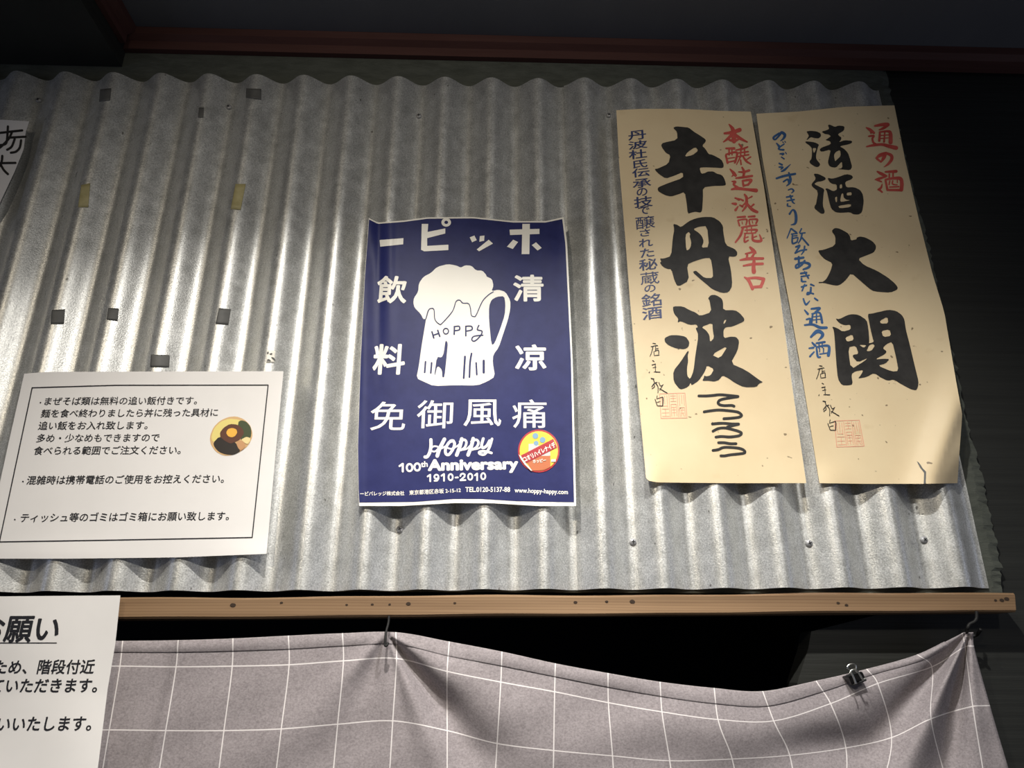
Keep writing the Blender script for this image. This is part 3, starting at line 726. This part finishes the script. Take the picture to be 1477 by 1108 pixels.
def stamp(s, o, q):
    I = Ink(); q = [Vector(p) for p in q]
    def at(u, v): p = q[0]*(1-u)*(1-v)+q[1]*u*(1-v)+q[2]*u*v+q[3]*(1-u)*v; return (p.x, p.y)
    def ln(*pts, w_=0.75): I.stroke([at(*p) for p in pts], w_, False)
    ln((0, 0), (1, 0), (1, 1), (0, 1), (0, 0), w_=1.0)
    for c in ([(.36, .05), (.36, .95)], [(.68, .05), (.68, .95)], [(.08, .1), (.08, .5), (.28, .5)], [(.18, .08), (.18, .42)], [(.28, .08), (.28, .55)], [(.06, .62), (.32, .62)], [(.06, .78), (.32, .78)], [(.06, .92), (.32, .92)], [(.19, .62), (.19, .92)],
              [(.42, .1), (.62, .1)], [(.42, .2), (.62, .2)], [(.42, .32), (.62, .32)], [(.52, .05), (.52, .32)], [(.42, .44), (.62, .44)], [(.42, .56), (.62, .56)], [(.42, .44), (.42, .92)], [(.62, .44), (.62, .92)], [(.46, .66), (.58, .66)], [(.46, .78), (.58, .78)], [(.52, .56), (.52, .92)],
              [(.76, .08), (.76, .5)], [(.85, .08), (.85, .42)], [(.94, .08), (.94, .5)], [(.74, .58), (.74, .94)], [(.94, .58), (.94, .94)], [(.74, .58), (.94, .58)], [(.78, .68), (.9, .68)], [(.78, .80), (.9, .80)], [(.84, .62), (.78, .94)], [(.84, .8), (.9, .94)]): ln(*c)
    s.put(I, 'red_seal_stamp', M['seal'], o, eps=0.00025)
banner_one()
def banner_two():
    def wave(x, y):
        t = (y-160)/540; u = (x-1090-(y-160)*.17)/200
        d = -0.0015*sin(t*4+x/80) - 0.010*max(0, u-.45)**2*max(0, t)*2.2
        if y > 470:
            k = min(1, (y-470)/110); xc = 1392-(y-555)*.33
            if x < xc: d -= 0.013*k*exp(-((x-xc)/34)**2)
            else: d += -0.013*k + k*(0.0007*(x-xc) + 0.002*sin((x-xc)/9.0+y/24.0)*min(1, (x-xc)/20))
        d -= 0.004*exp(-((x-1195)/25)**2-((y-695)/18)**2)
        return d
    s = Sheet(-0.0350, wave)
    o = s.patch('calligraphy_banner', M['buff'], [(1091, 164), (1150, 161), (1220, 154), (1290, 152)], [(1290, 152), (1305, 228), (1325, 315), (1345, 395), (1362, 450), (1380, 555), (1388, 598), (1384, 650), (1381, 697)],
                [(1182, 697), (1250, 698), (1330, 698), (1381, 697)], [(1091, 164), (1100, 230), (1118, 330), (1140, 445), (1160, 560), (1182, 697)])
    tag(o, 'tall buff paper banner curling at its right edge, right of the pair', 'banner', 'calligraphy banners on the metal')
    I = Ink(); L = local(1150, 175, 7.918)
    I.poly(L([(105,115),(150,108),(220,115),(265,135),(272,170),(245,195),(200,192),(155,178),(115,213),(105,212),(135,165),(120,140)]))
    I.poly(L([(92,230),(130,230),(200,240),(250,265),(235,295),(215,380),(215,430),(265,490),(245,520),(210,522),(145,480),(140,455),(165,425),(170,310),(140,275),(95,245)]), [L([(172,305),(222,305),(190,370)])])
    I.poly(L([(350,40),(375,38),(430,65),(470,48),(540,55),(535,105),(465,145),(475,165),(505,185),(500,210),(475,240),(540,215),(625,222),(625,245),(590,262),(480,285),(530,310),(580,360),(605,440),(627,520),(605,558),(520,550),(455,547),(515,535),(512,460),(490,478),(445,528),(400,525),(365,510),(350,465),(365,400),(385,320),(275,350),(255,325),(275,300),(385,262),(375,225),(320,215),(350,195),(385,170),(360,150),(315,145),(275,118),(340,100),(365,85)]),
           [L([(440,350),(490,325),(498,395),(450,440),(432,460),(420,400),(422,378)])])
    I.poly(L([(185,597),(240,600),(320,640),(325,665),(280,685),(230,690),(190,715),(250,745),(310,775),(300,830),(290,960),(315,1030),(305,1055),(270,1055),(195,995),(200,960),(215,950),(240,800),(170,745),(162,715),(215,655)]))
    I.poly(L([(345,645),(400,655),(460,640),(560,602),(620,615),(638,640),(615,665),(545,690),(558,755),(650,752),(720,785),(750,840),(760,920),(740,1040),(700,1065),(640,1062),(605,1038),(500,1045),(440,1040),(390,1000),(365,920),(340,800),(320,770),(345,765),(410,800),(455,780),(450,720),(400,715),(365,690)]),
           [L([(485,725),(510,715),(515,760),(485,770)]), L([(430,870),(455,855),(455,920),(440,925)]), L([(490,905),(505,825),(525,820),(530,870),(560,895),(615,900),(500,922)]), L([(565,815),(620,808),(622,845),(565,848)]), L([(465,965),(615,942),(612,978),(485,995)])])
    L = local(1170, 325, 11.08)
    I.poly(L([(325,90),(380,40),(460,55),(580,120),(620,170),(635,245),(730,222),(725,200),(775,178),(870,195),(980,255),(1035,320),(1035,375),(1000,435),(900,475),(745,535),(850,640),(1050,725),(1220,830),(1330,920),(1385,990),(1375,1030),(1270,1075),(1080,1065),(970,1045),(800,900),(640,760),(560,870),(480,940),(420,965),(340,955),(200,920),(120,925),(120,905),(190,905),(250,850),(310,730),(345,605),(220,545),(145,470),(110,400),(190,395),(385,325),(390,180)]))
    L = local(1195, 440, 8.52)
    I.poly(L([(85,165),(130,175),(230,125),(290,112),(370,120),(470,185),(490,280),(502,440),(495,470),(530,465),(558,450),(540,400),(505,240),(480,110),(530,105),(620,85),(740,58),(830,72),(900,120),(935,180),(950,300),(1000,490),(1070,790),(1108,940),(1100,1010),(1075,1052),(1000,1030),(890,970),(800,915),(730,932),(650,895),(560,835),(470,885),(360,905),(400,860),(430,797),(330,815),(280,850),(300,975),(240,988),(165,985),(115,910),(95,700),(75,400),(65,310),(45,262),(110,285),(175,328),(275,300),(268,240),(200,250),(130,220)]),
           [L([(205,400),(295,360),(312,430),(228,452)]), L([(630,195),(725,142),(735,225),(645,230)]), L([(648,318),(750,298),(772,378),(675,395)]),
            L([(240,520),(335,500),(372,600),(300,612),(300,640),(360,705),(485,648),(440,690),(275,793)]), L([(372,488),(470,492),(435,528)]), L([(465,570),(500,492),(545,478),(570,500),(530,560)]),
            L([(665,530),(715,480),(785,450),(830,640),(862,810),(780,818),(605,745),(700,720),(752,665),(680,660),(570,670),(700,600),(715,570)])])
    s.put(I, 'large_black_lettering', M['black'], o)
    I = Ink(); A = local(1100, 180, 6.925); B = local(1120, 330, 5.54)
    I.brush(A, 6.925, [[(165,85,16),(110,125,18),(125,147,14),(168,105,16),(190,76,22),(222,100,24),(210,135,18),(180,160,7)],
        [(140,185,10),(165,215,20),(168,230,13)],[(215,192,11),(165,228,13),(165,245,13),(210,250,16)],[(200,170,8),(208,178,8)],[(222,165,8),(230,175,8)],
        [(175,290,12),(207,290,18),(195,302,8)],[(188,322,10),(215,340,11)],[(228,275,8),(238,290,8)],
        [(165,385,13),(195,400,15)],[(165,422,11),(200,425,16),(182,445,9)],[(190,465,14),(225,445,18),(278,395,6)],
        [(140,535,16),(220,510,20),(325,490,18)],[(262,480,14),(278,540,22),(270,580,20),(240,610,8)],[(210,568,14),(250,545,15),(265,575,20)],
        [(258,650,10),(290,640,12),(310,660,14),(290,680,7)],
        [(240,722,13),(300,712,13)],[(245,760,12),(315,747,13)],[(275,705,13),(300,770,13),(320,785,8)],[(250,790,13),(250,810,13),(280,815,9)],
        [(270,890,17),(300,850,13),(325,870,20),(335,930,24),(325,985,20),(285,1000,7)]])
    I.brush(B, 5.54, [[(115,0,10),(85,75,7)],[(120,0,11),(160,30,12)],[(120,42,9),(165,37,9)],[(128,58,8),(165,54,8)],[(130,78,9),(170,70,9),(165,100,9)],[(128,42,10),(128,115,12),(165,105,11)],[(200,0,10),(185,30,9)],[(190,37,9),(228,32,9)],[(205,37,11),(195,80,11),(175,115,7)],[(205,72,11),(255,130,12)],
        [(155,145,11),(185,135,13),(158,180,11),(150,195,9),(190,175,11),(240,167,11)],[(225,140,11),(220,175,11),(200,205,7)],
        [(150,240,17),(215,230,15)],[(178,225,14),(180,300,15)],[(225,255,13),(200,290,13),(160,312,15),(158,290,12),(210,270,15),(260,280,17),(260,305,17),(215,325,12)],
        [(195,357,13),(240,350,13)],[(198,382,11),(260,372,11)],[(225,345,11),(255,395,11)],[(200,400,13),(205,420,13),(235,422,9)],
        [(200,465,11),(240,452,11)],[(225,445,10),(205,495,10)],[(275,445,13),(300,455,9)],[(275,470,13),(270,510,15),(245,525,11),(252,508,9),(295,520,11)],
        [(215,560,11),(235,605,14),(265,577,7)],[(305,555,11),(328,572,12)],
        [(225,650,9),(250,680,16)],[(240,725,11),(270,720,15),(265,757,13)],[(225,770,12),(290,765,16),(350,790,20),(400,790,17)],[(280,640,13),(345,635,17),(310,665,11)],[(290,680,13),(280,755,13)],[(285,680,11),(345,672,13),(365,750,17)],[(320,678,9),(320,750,11)],[(290,705,7),(350,697,7)],[(290,730,7),(355,722,7)],
        [(275,865,14),(325,820,26),(365,835,22),(365,860,20),(335,890,7)],
        [(285,910,11),(310,935,17)],[(262,955,11),(295,950,15)],[(268,1020,13),(300,985,11)],[(320,915,13),(385,905,15)],[(340,915,9),(340,955,9)],[(366,910,9),(366,950,9)],[(320,955,13),(330,1020,15),(350,1025,11)],[(320,945,11),(415,937,17),(415,1010,22)],[(345,960,8),(345,985,7)],[(376,955,9),(376,985,9)],[(345,1002,9),(410,992,9)]])
    s.put(I, 'blue_lettering', M['bink'], o)
    I = Ink(); A = local(1240, 170, 9.235)
    I.brush(A, 9.235, [[(90,130,14),(140,160,34),(190,200,26)],[(150,185,20),(150,210,10)],[(120,245,16),(185,240,24),(170,280,20),(185,330,22),(215,345,16)],[(95,382,16),(180,365,28),(300,355,30),(400,380,40),(485,400,46)],[(205,107,22),(300,90,36),(380,88,34),(310,140,28),(260,160,12)],
        [(270,190,22),(262,305,26)],[(265,190,18),(370,178,24),(410,205,38),(412,325,46)],[(335,195,15),(325,320,20)],[(275,235,12),(400,225,12)],[(275,275,12),(400,265,12)],
        [(350,470,28),(322,530,38),(285,590,14)],[(215,537,12),(270,500,40),(350,468,28)],[(350,468,26),(420,500,34),(425,555,34),(380,615,26),(325,655,6)],[(235,548,24),(285,588,16)],
        [(235,715,16),(290,745,34),(355,775,24)],[(355,780,18),(260,810,28),(208,822,12)],[(230,825,20),(290,850,16)],[(300,880,8),(285,930,24),(250,955,22)],[(255,950,22),(300,990,18)],
        [(345,720,20),(430,715,30),(485,712,34)],[(395,750,18),(395,800,18)],[(445,740,17),(445,800,18)],[(345,830,22),(370,960,24)],[(345,822,20),(450,805,30),(540,808,38),(562,870,40),(555,958,42)],[(370,960,24),(555,962,28)],[(402,840,15),(392,890,15)],[(440,840,16),(440,882,16),(500,892,12)],[(502,825,10),(502,862,12)],[(400,922,16),(520,916,18)]])
    s.put(I, 'red_lettering', M['red'], o)
    I = Ink(); A = local(1160, 520, 7.914)
    signature(I, [(1184.6, 537.7), (1191.3, 562.3), (1198.9, 589.5), (1200.2, 612.9)])
    s.put(I, 'signature', M['black'], o, eps=0.00045)
    stamp(s, o, A([(345, 690), (628, 682), (684, 978), (372, 988)]))
    I = Ink(); L = local(1120, 420, 3.693)
    I.poly(L([(747, 905), (760, 915), (780, 945), (797, 962), (795, 1026), (784, 1026), (786, 968), (765, 940)]), (), 0)
    s.put(I, 'tear', M['tape'], o)
banner_two()

# ------------------------------------------------------------------ blue poster
def poster():
    def wave(x, y):
        d = -0.0010*sin((x-530)/27.0) - 0.0007*sin(x/55+y/70)
        d -= 0.006*exp(-((x-531)/9)**2-((y-316)/40)**2) + 0.005*exp(-((x-812)/14)**2-((y-316)/45)**2)
        d += 0.0022*exp(-((x-547)/4.5)**2)*max(0, 1-(y-314)/260) - 0.0022*exp(-((x-562)/7)**2)*max(0, 1-(y-314)/230)
        d -= 0.003*exp(-((x-517)/6)**2)
        d -= 0.006*exp(-((x-(816+(y-313)*.035))/26)**2)*min(1, max(0, (y-330)/40))
        return d
    s = Sheet(-0.0362, wave)
    top = [(532, 314.5), (545, 321), (583, 318), (617, 313.5), (683, 313), (740, 319), (787, 319), (813, 313)]
    right = [(813, 313), (818, 351), (826, 520), (831, 730)]; left = [(532, 314.5), (526, 400), (520, 520), (516, 644), (517, 707), (518, 730)]
    bot = [(518, 730), (577, 730), (655, 725.7), (711, 726), (778, 730), (831, 730)]
    o = s.patch('poster', M['postw'], top, right, bot, left, None, 90, 60)
    tag(o, 'navy blue poster with white beer mug drawing on the corrugated metal', 'poster')
    s.patch('navy_field', M['blue'], [(p[0]+.3*(k == 0), p[1]+2) for k, p in enumerate(top[:-1])] + [(811, 316)], [(811, 316), (815.5, 352), (823.5, 520), (828, 724.6)],
            [(518.4, 725), (599, 724), (655, 719.7), (693, 719.7), (745, 723), (828, 724.6)], [(532.3, 316.5), (526.3, 400), (520.3, 520), (516.3, 644), (517.3, 707), (518.4, 725)], o, 90, 60, 0.0003, 0)
    W = Ink(); L = local(510, 300, 4.476); L6 = local(510, 510, 4.476)
    for q in ([(168,207),(322,195),(320,235),(172,250)], [(440,103),(482,103),(478,155),(592,132),(592,165),(475,195),(475,245),(612,237),(612,272),(455,280),(436,270)],
              [(750,190),(780,178),(795,208),(765,222)], [(815,182),(845,178),(843,212),(812,218)], [(795,268),(872,205),(900,230),(810,280)],
              [(1090,103),(1138,103),(1135,298),(1085,298)], [(1007,140),(1200,135),(1200,168),(1010,175)], [(1030,205),(1062,220),(1028,265),(990,250)], [(1150,240),(1178,222),(1215,258),(1188,275)]):
        W.poly(L(q), (), 0)
    W.disc(L([(598, 93)])[0], 31/4.476, 28/4.476, 32, 12/4.476)
    for ch, x0, x1, y0, y1, A in (('飲',155,340,442,612,L),('清',1035,1222,435,600,L),('料',130,328,883,1072,L),('凉',1047,1240,885,1045,L)):
        p = A([((x0+x1)/2, (y0+y1)/2)])[0]; s.char(W, ch, *p, (x1-x0)/4.476, (y1-y0)/4.476, 0.026)
    for ch, x0, x1, y0, y1 in (('免',110,335,312,495),('御',410,640,303,482),('風',712,952,298,468),('痛',1025,1245,298,480)):
        p = L6([((x0+x1)/2, (y0+y1)/2)])[0]; s.char(W, ch, *p, (x1-x0)/4.476, (y1-y0)/4.476, 0.006)
    T = local(560, 620, 8.206)
    def ring(cx, cy, rx, ry): return [(cx+rx*cos(k*pi/12), cy+ry*sin(k*pi/12)) for k in range(25)]
    for st, wd in (([(134,430),(165,408),(172,404),(172,494)],2.9), (ring(252,448,33,42),2.9), (ring(343,441,33,42),2.9),
                   ([(466,553),(490,536),(497,532),(497,610)],2.4), (ring(570,556,24,24),2.4), ([(594,556),(594,578),(578,602),(548,604)],2.4), ([(630,545),(652,528),(660,524),(660,604)],2.4), (ring(738,561,25,36),2.4), ([(796,566),(824,564)],2.4),
                   ([(853,548),(862,526),(884,518),(906,530),(902,556),(854,598),(914,596)],2.4), (ring(970,556,25,36),2.4), ([(1026,540),(1046,522),(1052,518),(1052,598)],2.4), (ring(1124,550,25,36),2.4)): W.stroke(T(st), wd, len(st) > 8)
    s.line(W, 'th', *T([(390, 442), (466, 436)]), 0.03, 1.0)
    s.line(W, 'Anniversary', *T([(478, 480), (1530, 460)]), 0.05, 0.84);
    s.line(W, 'ービバレッジ株式会社', *L6([(42, 917), (327, 913)]), 0.02, 1.05); s.line(W, '東京都港区赤坂 2-15-12', *L6([(360, 912), (692, 894)]), 0.02, 1.05)
    s.line(W, 'TEL.0120-5137-88', *L6([(722, 893), (1010, 893)]), 0.022, 1.15); s.line(W, 'www.hoppy-happy.com', *L6([(1040, 896), (1383, 908)]), 0.022, 1.15)
    for st, wd in (([(505,118),(505,200),(490,270),(462,318),(435,322)],4.6), ([(665,112),(640,160),(605,230),(580,310)],5.2), ([(510,215),(545,195),(590,205),(580,240),(545,258),(510,250)],2.4), ([(575,240),(640,215),(690,190)],2.6),
                   ([(770,130),(720,150),(680,220),(680,280),(715,295),(760,240),(785,170),(765,130),(735,135)],4.0), ([(690,210),(750,225),(820,190),(850,160)],2.4),
                   ([(870,108),(850,190),(810,300)],5.0), ([(850,140),(900,118),(925,150),(905,210),(860,240)],3.4), ([(860,240),(930,225),(985,170)],2.4),
                   ([(1005,105),(985,190),(945,298)],5.0), ([(985,140),(1040,118),(1068,150),(1045,205),(995,235)],3.4), ([(995,235),(1070,220),(1110,190)],2.4),
                   ([(1125,105),(1105,180),(1120,215),(1165,190),(1200,130)],4.0), ([(1228,108),(1195,215),(1140,290),(1085,285),(1080,262),(1130,255),(1180,262),(1222,275)],3.6)):
        W.stroke(T(st), wd)
    s.put(W, 'white_lettering', M['postw'], o, 0.0006, 0.003)
    W = Ink(); L = local(590, 370, 5.681)
    W.poly(L([(40,340),(75,290),(80,220),(120,165),(180,135),(230,85),(320,62),(390,75),(425,92),(460,72),(510,75),(550,115),(600,115),(632,150),(635,165),(680,185),(692,240),(675,285),(730,272),(790,290),(830,360),(830,430),(810,520),(770,640),(735,745),(690,805),(685,870),(705,985),(640,1025),(560,1058),(380,1055),(200,1062),(130,1030),(60,998),(80,900),(105,720),(130,570),(140,510),(118,515),(95,470),(45,420),(35,380)]),
           [L([(780,325),(720,330),(675,355),(655,410),(655,520),(675,728),(700,715),(745,600),(785,480),(790,390)])])
    mug = s.put(W, 'mug_drawing', M['postw'], o, 0.0006, 0.004)
    B = Ink()
    for st, wd in (([(138,512),(160,440),(188,425),(205,440),(212,515),(245,552),(270,548),(355,450),(385,370),(415,358),(440,382),(485,385),(502,420),(510,480),(530,492),(550,480),(600,370),(650,315),(690,290)],1.4),
                   ([(188,618),(203,668)],2.2), ([(235,605),(252,655)],2.2), ([(200,645),(245,630)],2.0), ([(372,575),(370,638)],2.2), ([(370,575),(410,572),(412,600),(375,608)],2.0),
                   ([(465,575),(465,650)],2.2), ([(465,572),(510,572),(515,600),(470,612)],2.0), ([(572,565),(560,600),(598,612),(585,650),(540,692),(515,685),(530,655),(605,645)],1.9),
                   ([(135,862),(128,950)],2.4), ([(185,872),(178,955)],2.4), ([(512,795),(500,870),(495,988)],2.6), ([(458,820),(448,995)],2.8), ([(550,872),(555,968)],2.4), ([(612,855),(612,950)],3.4)):
        B.stroke(L(st), wd)
    B.disc(L([(302, 612)])[0], 4.6, 5.0, 24, 2.9)
    B.poly(L([(298,685),(318,705),(310,800),(290,990),(272,990),(270,930),(245,900),(228,905),(215,970),(208,968),(228,822),(268,828),(285,790)]))
    k = s.put(B, 'mug_line_work', M['blue'], mug, 0.0009)
    # round sticker
    L = local(730, 610, 12.31); I = Ink(); c = L([(580, 500)])[0]
    I.disc(c, 30, 31); st = s.put(I, 'round_sticker', ink('sticker_red', (0.36, 0.012, 0.02), (0.41, 0.018, 0.026), 0.35), o, 0.0009)
    st['label'] = 'round red and yellow sticker with diagonal band'
    I = Ink(); I.disc(c, 27.6, 28.6); s.put(I, 'yellow_ground', mat('sticker_yellow', (0.66, 0.52, 0.05), 0.35), st, 0.0011)
    I = Ink(); I.poly(L([(400,375),(480,370),(780,460),(785,600),(395,600)]), (), 0); s.put(I, 'glass_picture', mat('glass_pale_print', (0.62, 0.52, 0.50), 0.4), st, 0.0013)
    I = Ink(); I.poly(L([(370,700),(395,590),(785,585),(785,780),(700,830),(580,848),(465,850),(380,720)]), (), 0); s.put(I, 'drink_picture', mat('drink_orange_print', (0.48, 0.13, 0.04), 0.4), st, 0.0014)
    I = Ink()
    for p, r in (((520, 232), 4.1), ((648, 302), 4.1), ((533, 362), 3.4)): I.disc(L([p])[0], r)
    s.put(I, 'ice_picture', mat('ice_blue_print', (0.17, 0.32, 0.45), 0.4), st, 0.0014)
    I = Ink(); I.poly(L([(262,580),(835,285),(905,435),(355,715)]), (), 0); s.put(I, 'diagonal_band', bpy.data.materials['sticker_red'], st, 0.0017)
    I = Ink(); s.line(I, 'コオリハイレナイデ', *L([(332, 690), (888, 418)]), 0.035, 1.5)
    s.line(I, 'ホッピー', *L([(478, 712), (710, 690)]), 0.03, 1.2)
    I.poly(L([(800, 650), (880, 645), (880, 690), (800, 690)]), (), 0)
    I.poly(L([(222, 560), (262, 590), (330, 690), (465, 850), (440, 850), (330, 740), (260, 640)]), (), 0)
    s.put(I, 'white_print', M['postw'], st, 0.0020)
poster()

# ------------------------------------------------------------------ white notices
def notice():
    def wave(x, y): return -0.0012*sin(x/60.0+y/90) - 0.002*exp(-((y-803)/22)**2)*(0.5+0.5*sin(x/50))
    s = Sheet(-0.0342, wave)
    L = local(0, 520, 3.602)
    o = s.patch('paper_notice', M['white'], [(35, 539), (70, 536.5), (200, 536), (409, 535.5)], [(409, 535.5), (397, 660), (384.5, 799)], [(-24, 806), (100, 806), (260, 804), (384.5, 799)], [(35, 539), (10, 650), (-24, 806)])
    tag(o, 'white laminated notice with black frame, text lines and a bowl picture', 'notice', 'white notices')
    I = Ink(); b = L([(167,142), (600,129), (1393,128), (1310,920), (560,934), (-3,943)])
    I.stroke([b[0], b[1], b[2]], 1.7, False); I.stroke([b[2], b[3]], 1.7, False); I.stroke([b[3], b[4], b[5]], 1.7, False); I.stroke([b[5], b[0]], 1.7, False)
    s.put(I, 'frame_line', M['pblack'], o)
    I = Ink()
    def dot(x, y): I.disc(L([(x, y)])[0], 1.15)
    for t, a, b in (('まぜそば類は無料の追い飯付きです。', (230, 229), (1022, 225)), ('麺を食べ終わりましたら丼に残った具材に', (211, 293), (1130, 287)), ('追い飯をお入れ致します。', (197, 357), (765, 354)),
                    ('多め・少なめもできますので', (188, 422), (825, 418)), ('食べられる範囲でご注文ください。', (173, 487), (937, 483)), ('混雑時は携帯電話のご使用をお控えください。', (137, 641), (1162, 632)), ('ティッシュ等のゴミはゴミ箱にお願い致します。', (104, 837), (1188, 826))):
        s.line(I, t, *L([a, b]), 0.013, 1.0)
    dot(210, 219); dot(119, 629); dot(77, 827)
    s.put(I, 'lettering', M['pblack'], o, 0.0003, 0.02)
    # printed bowl of noodles
    L = local(290, 580, 11.08); c = L([(485, 545)])[0]
    I = Ink(); I.poly(L([(150,520),(200,400),(300,300),(430,240),(560,228),(680,270),(780,360),(820,470),(820,560),(760,690),(640,790),(500,850),(370,862),(240,800),(160,690),(140,600)])); bp = s.put(I, 'bowl_picture', mat('bowl_rim_print', (0.62, 0.40, 0.19), 0.4), o, 0.0003)
    def blob(name, col, pts, eps, hole=()):
        I = Ink(); I.poly(L(pts), hole); s.put(I, name, mat(name+'_print', col, 0.45), bp, eps)
    blob('noodle_print', (0.72, 0.60, 0.20), [(165,540),(215,410),(320,310),(450,265),(600,280),(640,300),(540,420),(380,470),(300,560),(210,640),(175,620)], 0.0005)
    blob('leek_print', (0.045, 0.065, 0.025), [(590,320),(640,290),(720,310),(790,390),(808,480),(790,580),(700,570),(640,610),(600,500)], 0.0006)
    blob('seaweed_print', (0.020, 0.016, 0.014), [(195,650),(290,550),(420,600),(560,650),(640,780),(520,845),(400,838),(290,800),(215,720)], 0.0007)
    blob('minced_meat_print', (0.10, 0.035, 0.020), [(300,490),(360,410),(460,350),(580,360),(660,420),(690,500),(620,600),(540,640),(470,665),(380,620),(310,560)], 0.0008)
    blob('garlic_print', (0.78, 0.62, 0.30), [(640,600),(720,555),(780,570),(790,620),(740,680),(680,640)], 0.0009)
    blob('pork_print', (0.52, 0.28, 0.13), [(560,660),(600,610),(690,640),(715,700),(650,780),(600,750)], 0.0010)
    blob('egg_yolk_print', (0.82, 0.42, 0.06), [(400,490),(430,430),(500,412),(565,435),(580,490),(540,550),(485,565),(430,545)], 0.0011)
notice()
def low_notice():
    def wave(x, y): return -0.0015*sin(x/45.0-y/80)-0.002*sin(y/60.0) - 0.004*max(0, (y-1000)/100)
    s = Sheet(-0.0445, wave)
    L = local(0, 840, 4.133)
    o = s.patch('paper_notice', M['white'], [(-150, 862), (-10, 860.5), (100, 859.5), (173.5, 859)], [(173.5, 859), (166, 930), (155, 995), (141, 1108), (129, 1200)], [(-200, 1205), (129, 1200)], [(-150, 862), (-200, 1205)])
    tag(o, 'white notice in the lower left corner hanging over rail and curtain', 'notice', 'white notices')
    I = Ink()
    for t, x0, x1, yb, bd in (('お願い', -135, 338, 343, .024),):
        s.line(I, t, *L([(x0, yb), (x1, yb-3)]), bd)
    s.put(I, 'heading_lettering', M['pblack'], o, 0.0003, 0.02)
    I = Ink(); I.stroke(L([(-160, 362), (336, 362)]), 1.4, False); s.put(I, 'underline', M['pblack'], o)
    I = Ink()
    s.line(I, 'ため、階段付近', *L([(-38, 540), (556, 538)]), 0.02); s.line(I, 'ていただきます。', *L([(-60, 652), (575, 650)]), 0.02); s.put(I, 'lettering', M['pblack'], o, 0.0003, 0.02); I = Ink(); s.line(I, 'いいたします。', *L([(-20, 882), (540, 878)]), 0.02)
    s.put(I, 'lettering', M['pblack'], o, 0.0003, 0.02)
low_notice()
def left_sign():
    s = Sheet(-0.0342, lambda x, y: -0.0008*sin(x/12+y/30))
    L = local(0, 80, 3.693)
    o = s.patch('handwritten_sign', M['white'], [(-70, 172), (0, 172.5), (42, 175)], [(42, 175), (37, 190), (34, 215), (22, 245), (0, 292), (-12, 312)], [(-110, 315), (-12, 312)], [(-70, 172), (-110, 315)], None, 24, 30)
    tag(o, 'white sign with black brush writing cut off by the left picture edge', 'sign')
    I = Ink()
    for st in ([(42,378),(38,440),(30,470),(0,478)], [(-60,418),(20,410),(62,405),(118,399)], [(62,412),(45,445),(0,490),(-30,500)], [(40,438),(135,433)], [(78,445),(62,485),(38,502)], [(112,452),(105,490),(85,512),(58,518)], [(-30,380),(-40,520)],
               [(-70,580),(0,574),(82,572)], [(12,535),(5,575),(-30,620),(-60,635)], [(2,578),(20,610),(42,632)]): I.stroke(L(st), 3.3)
    s.put(I, 'brush_lettering', M['black'], o)
left_sign()
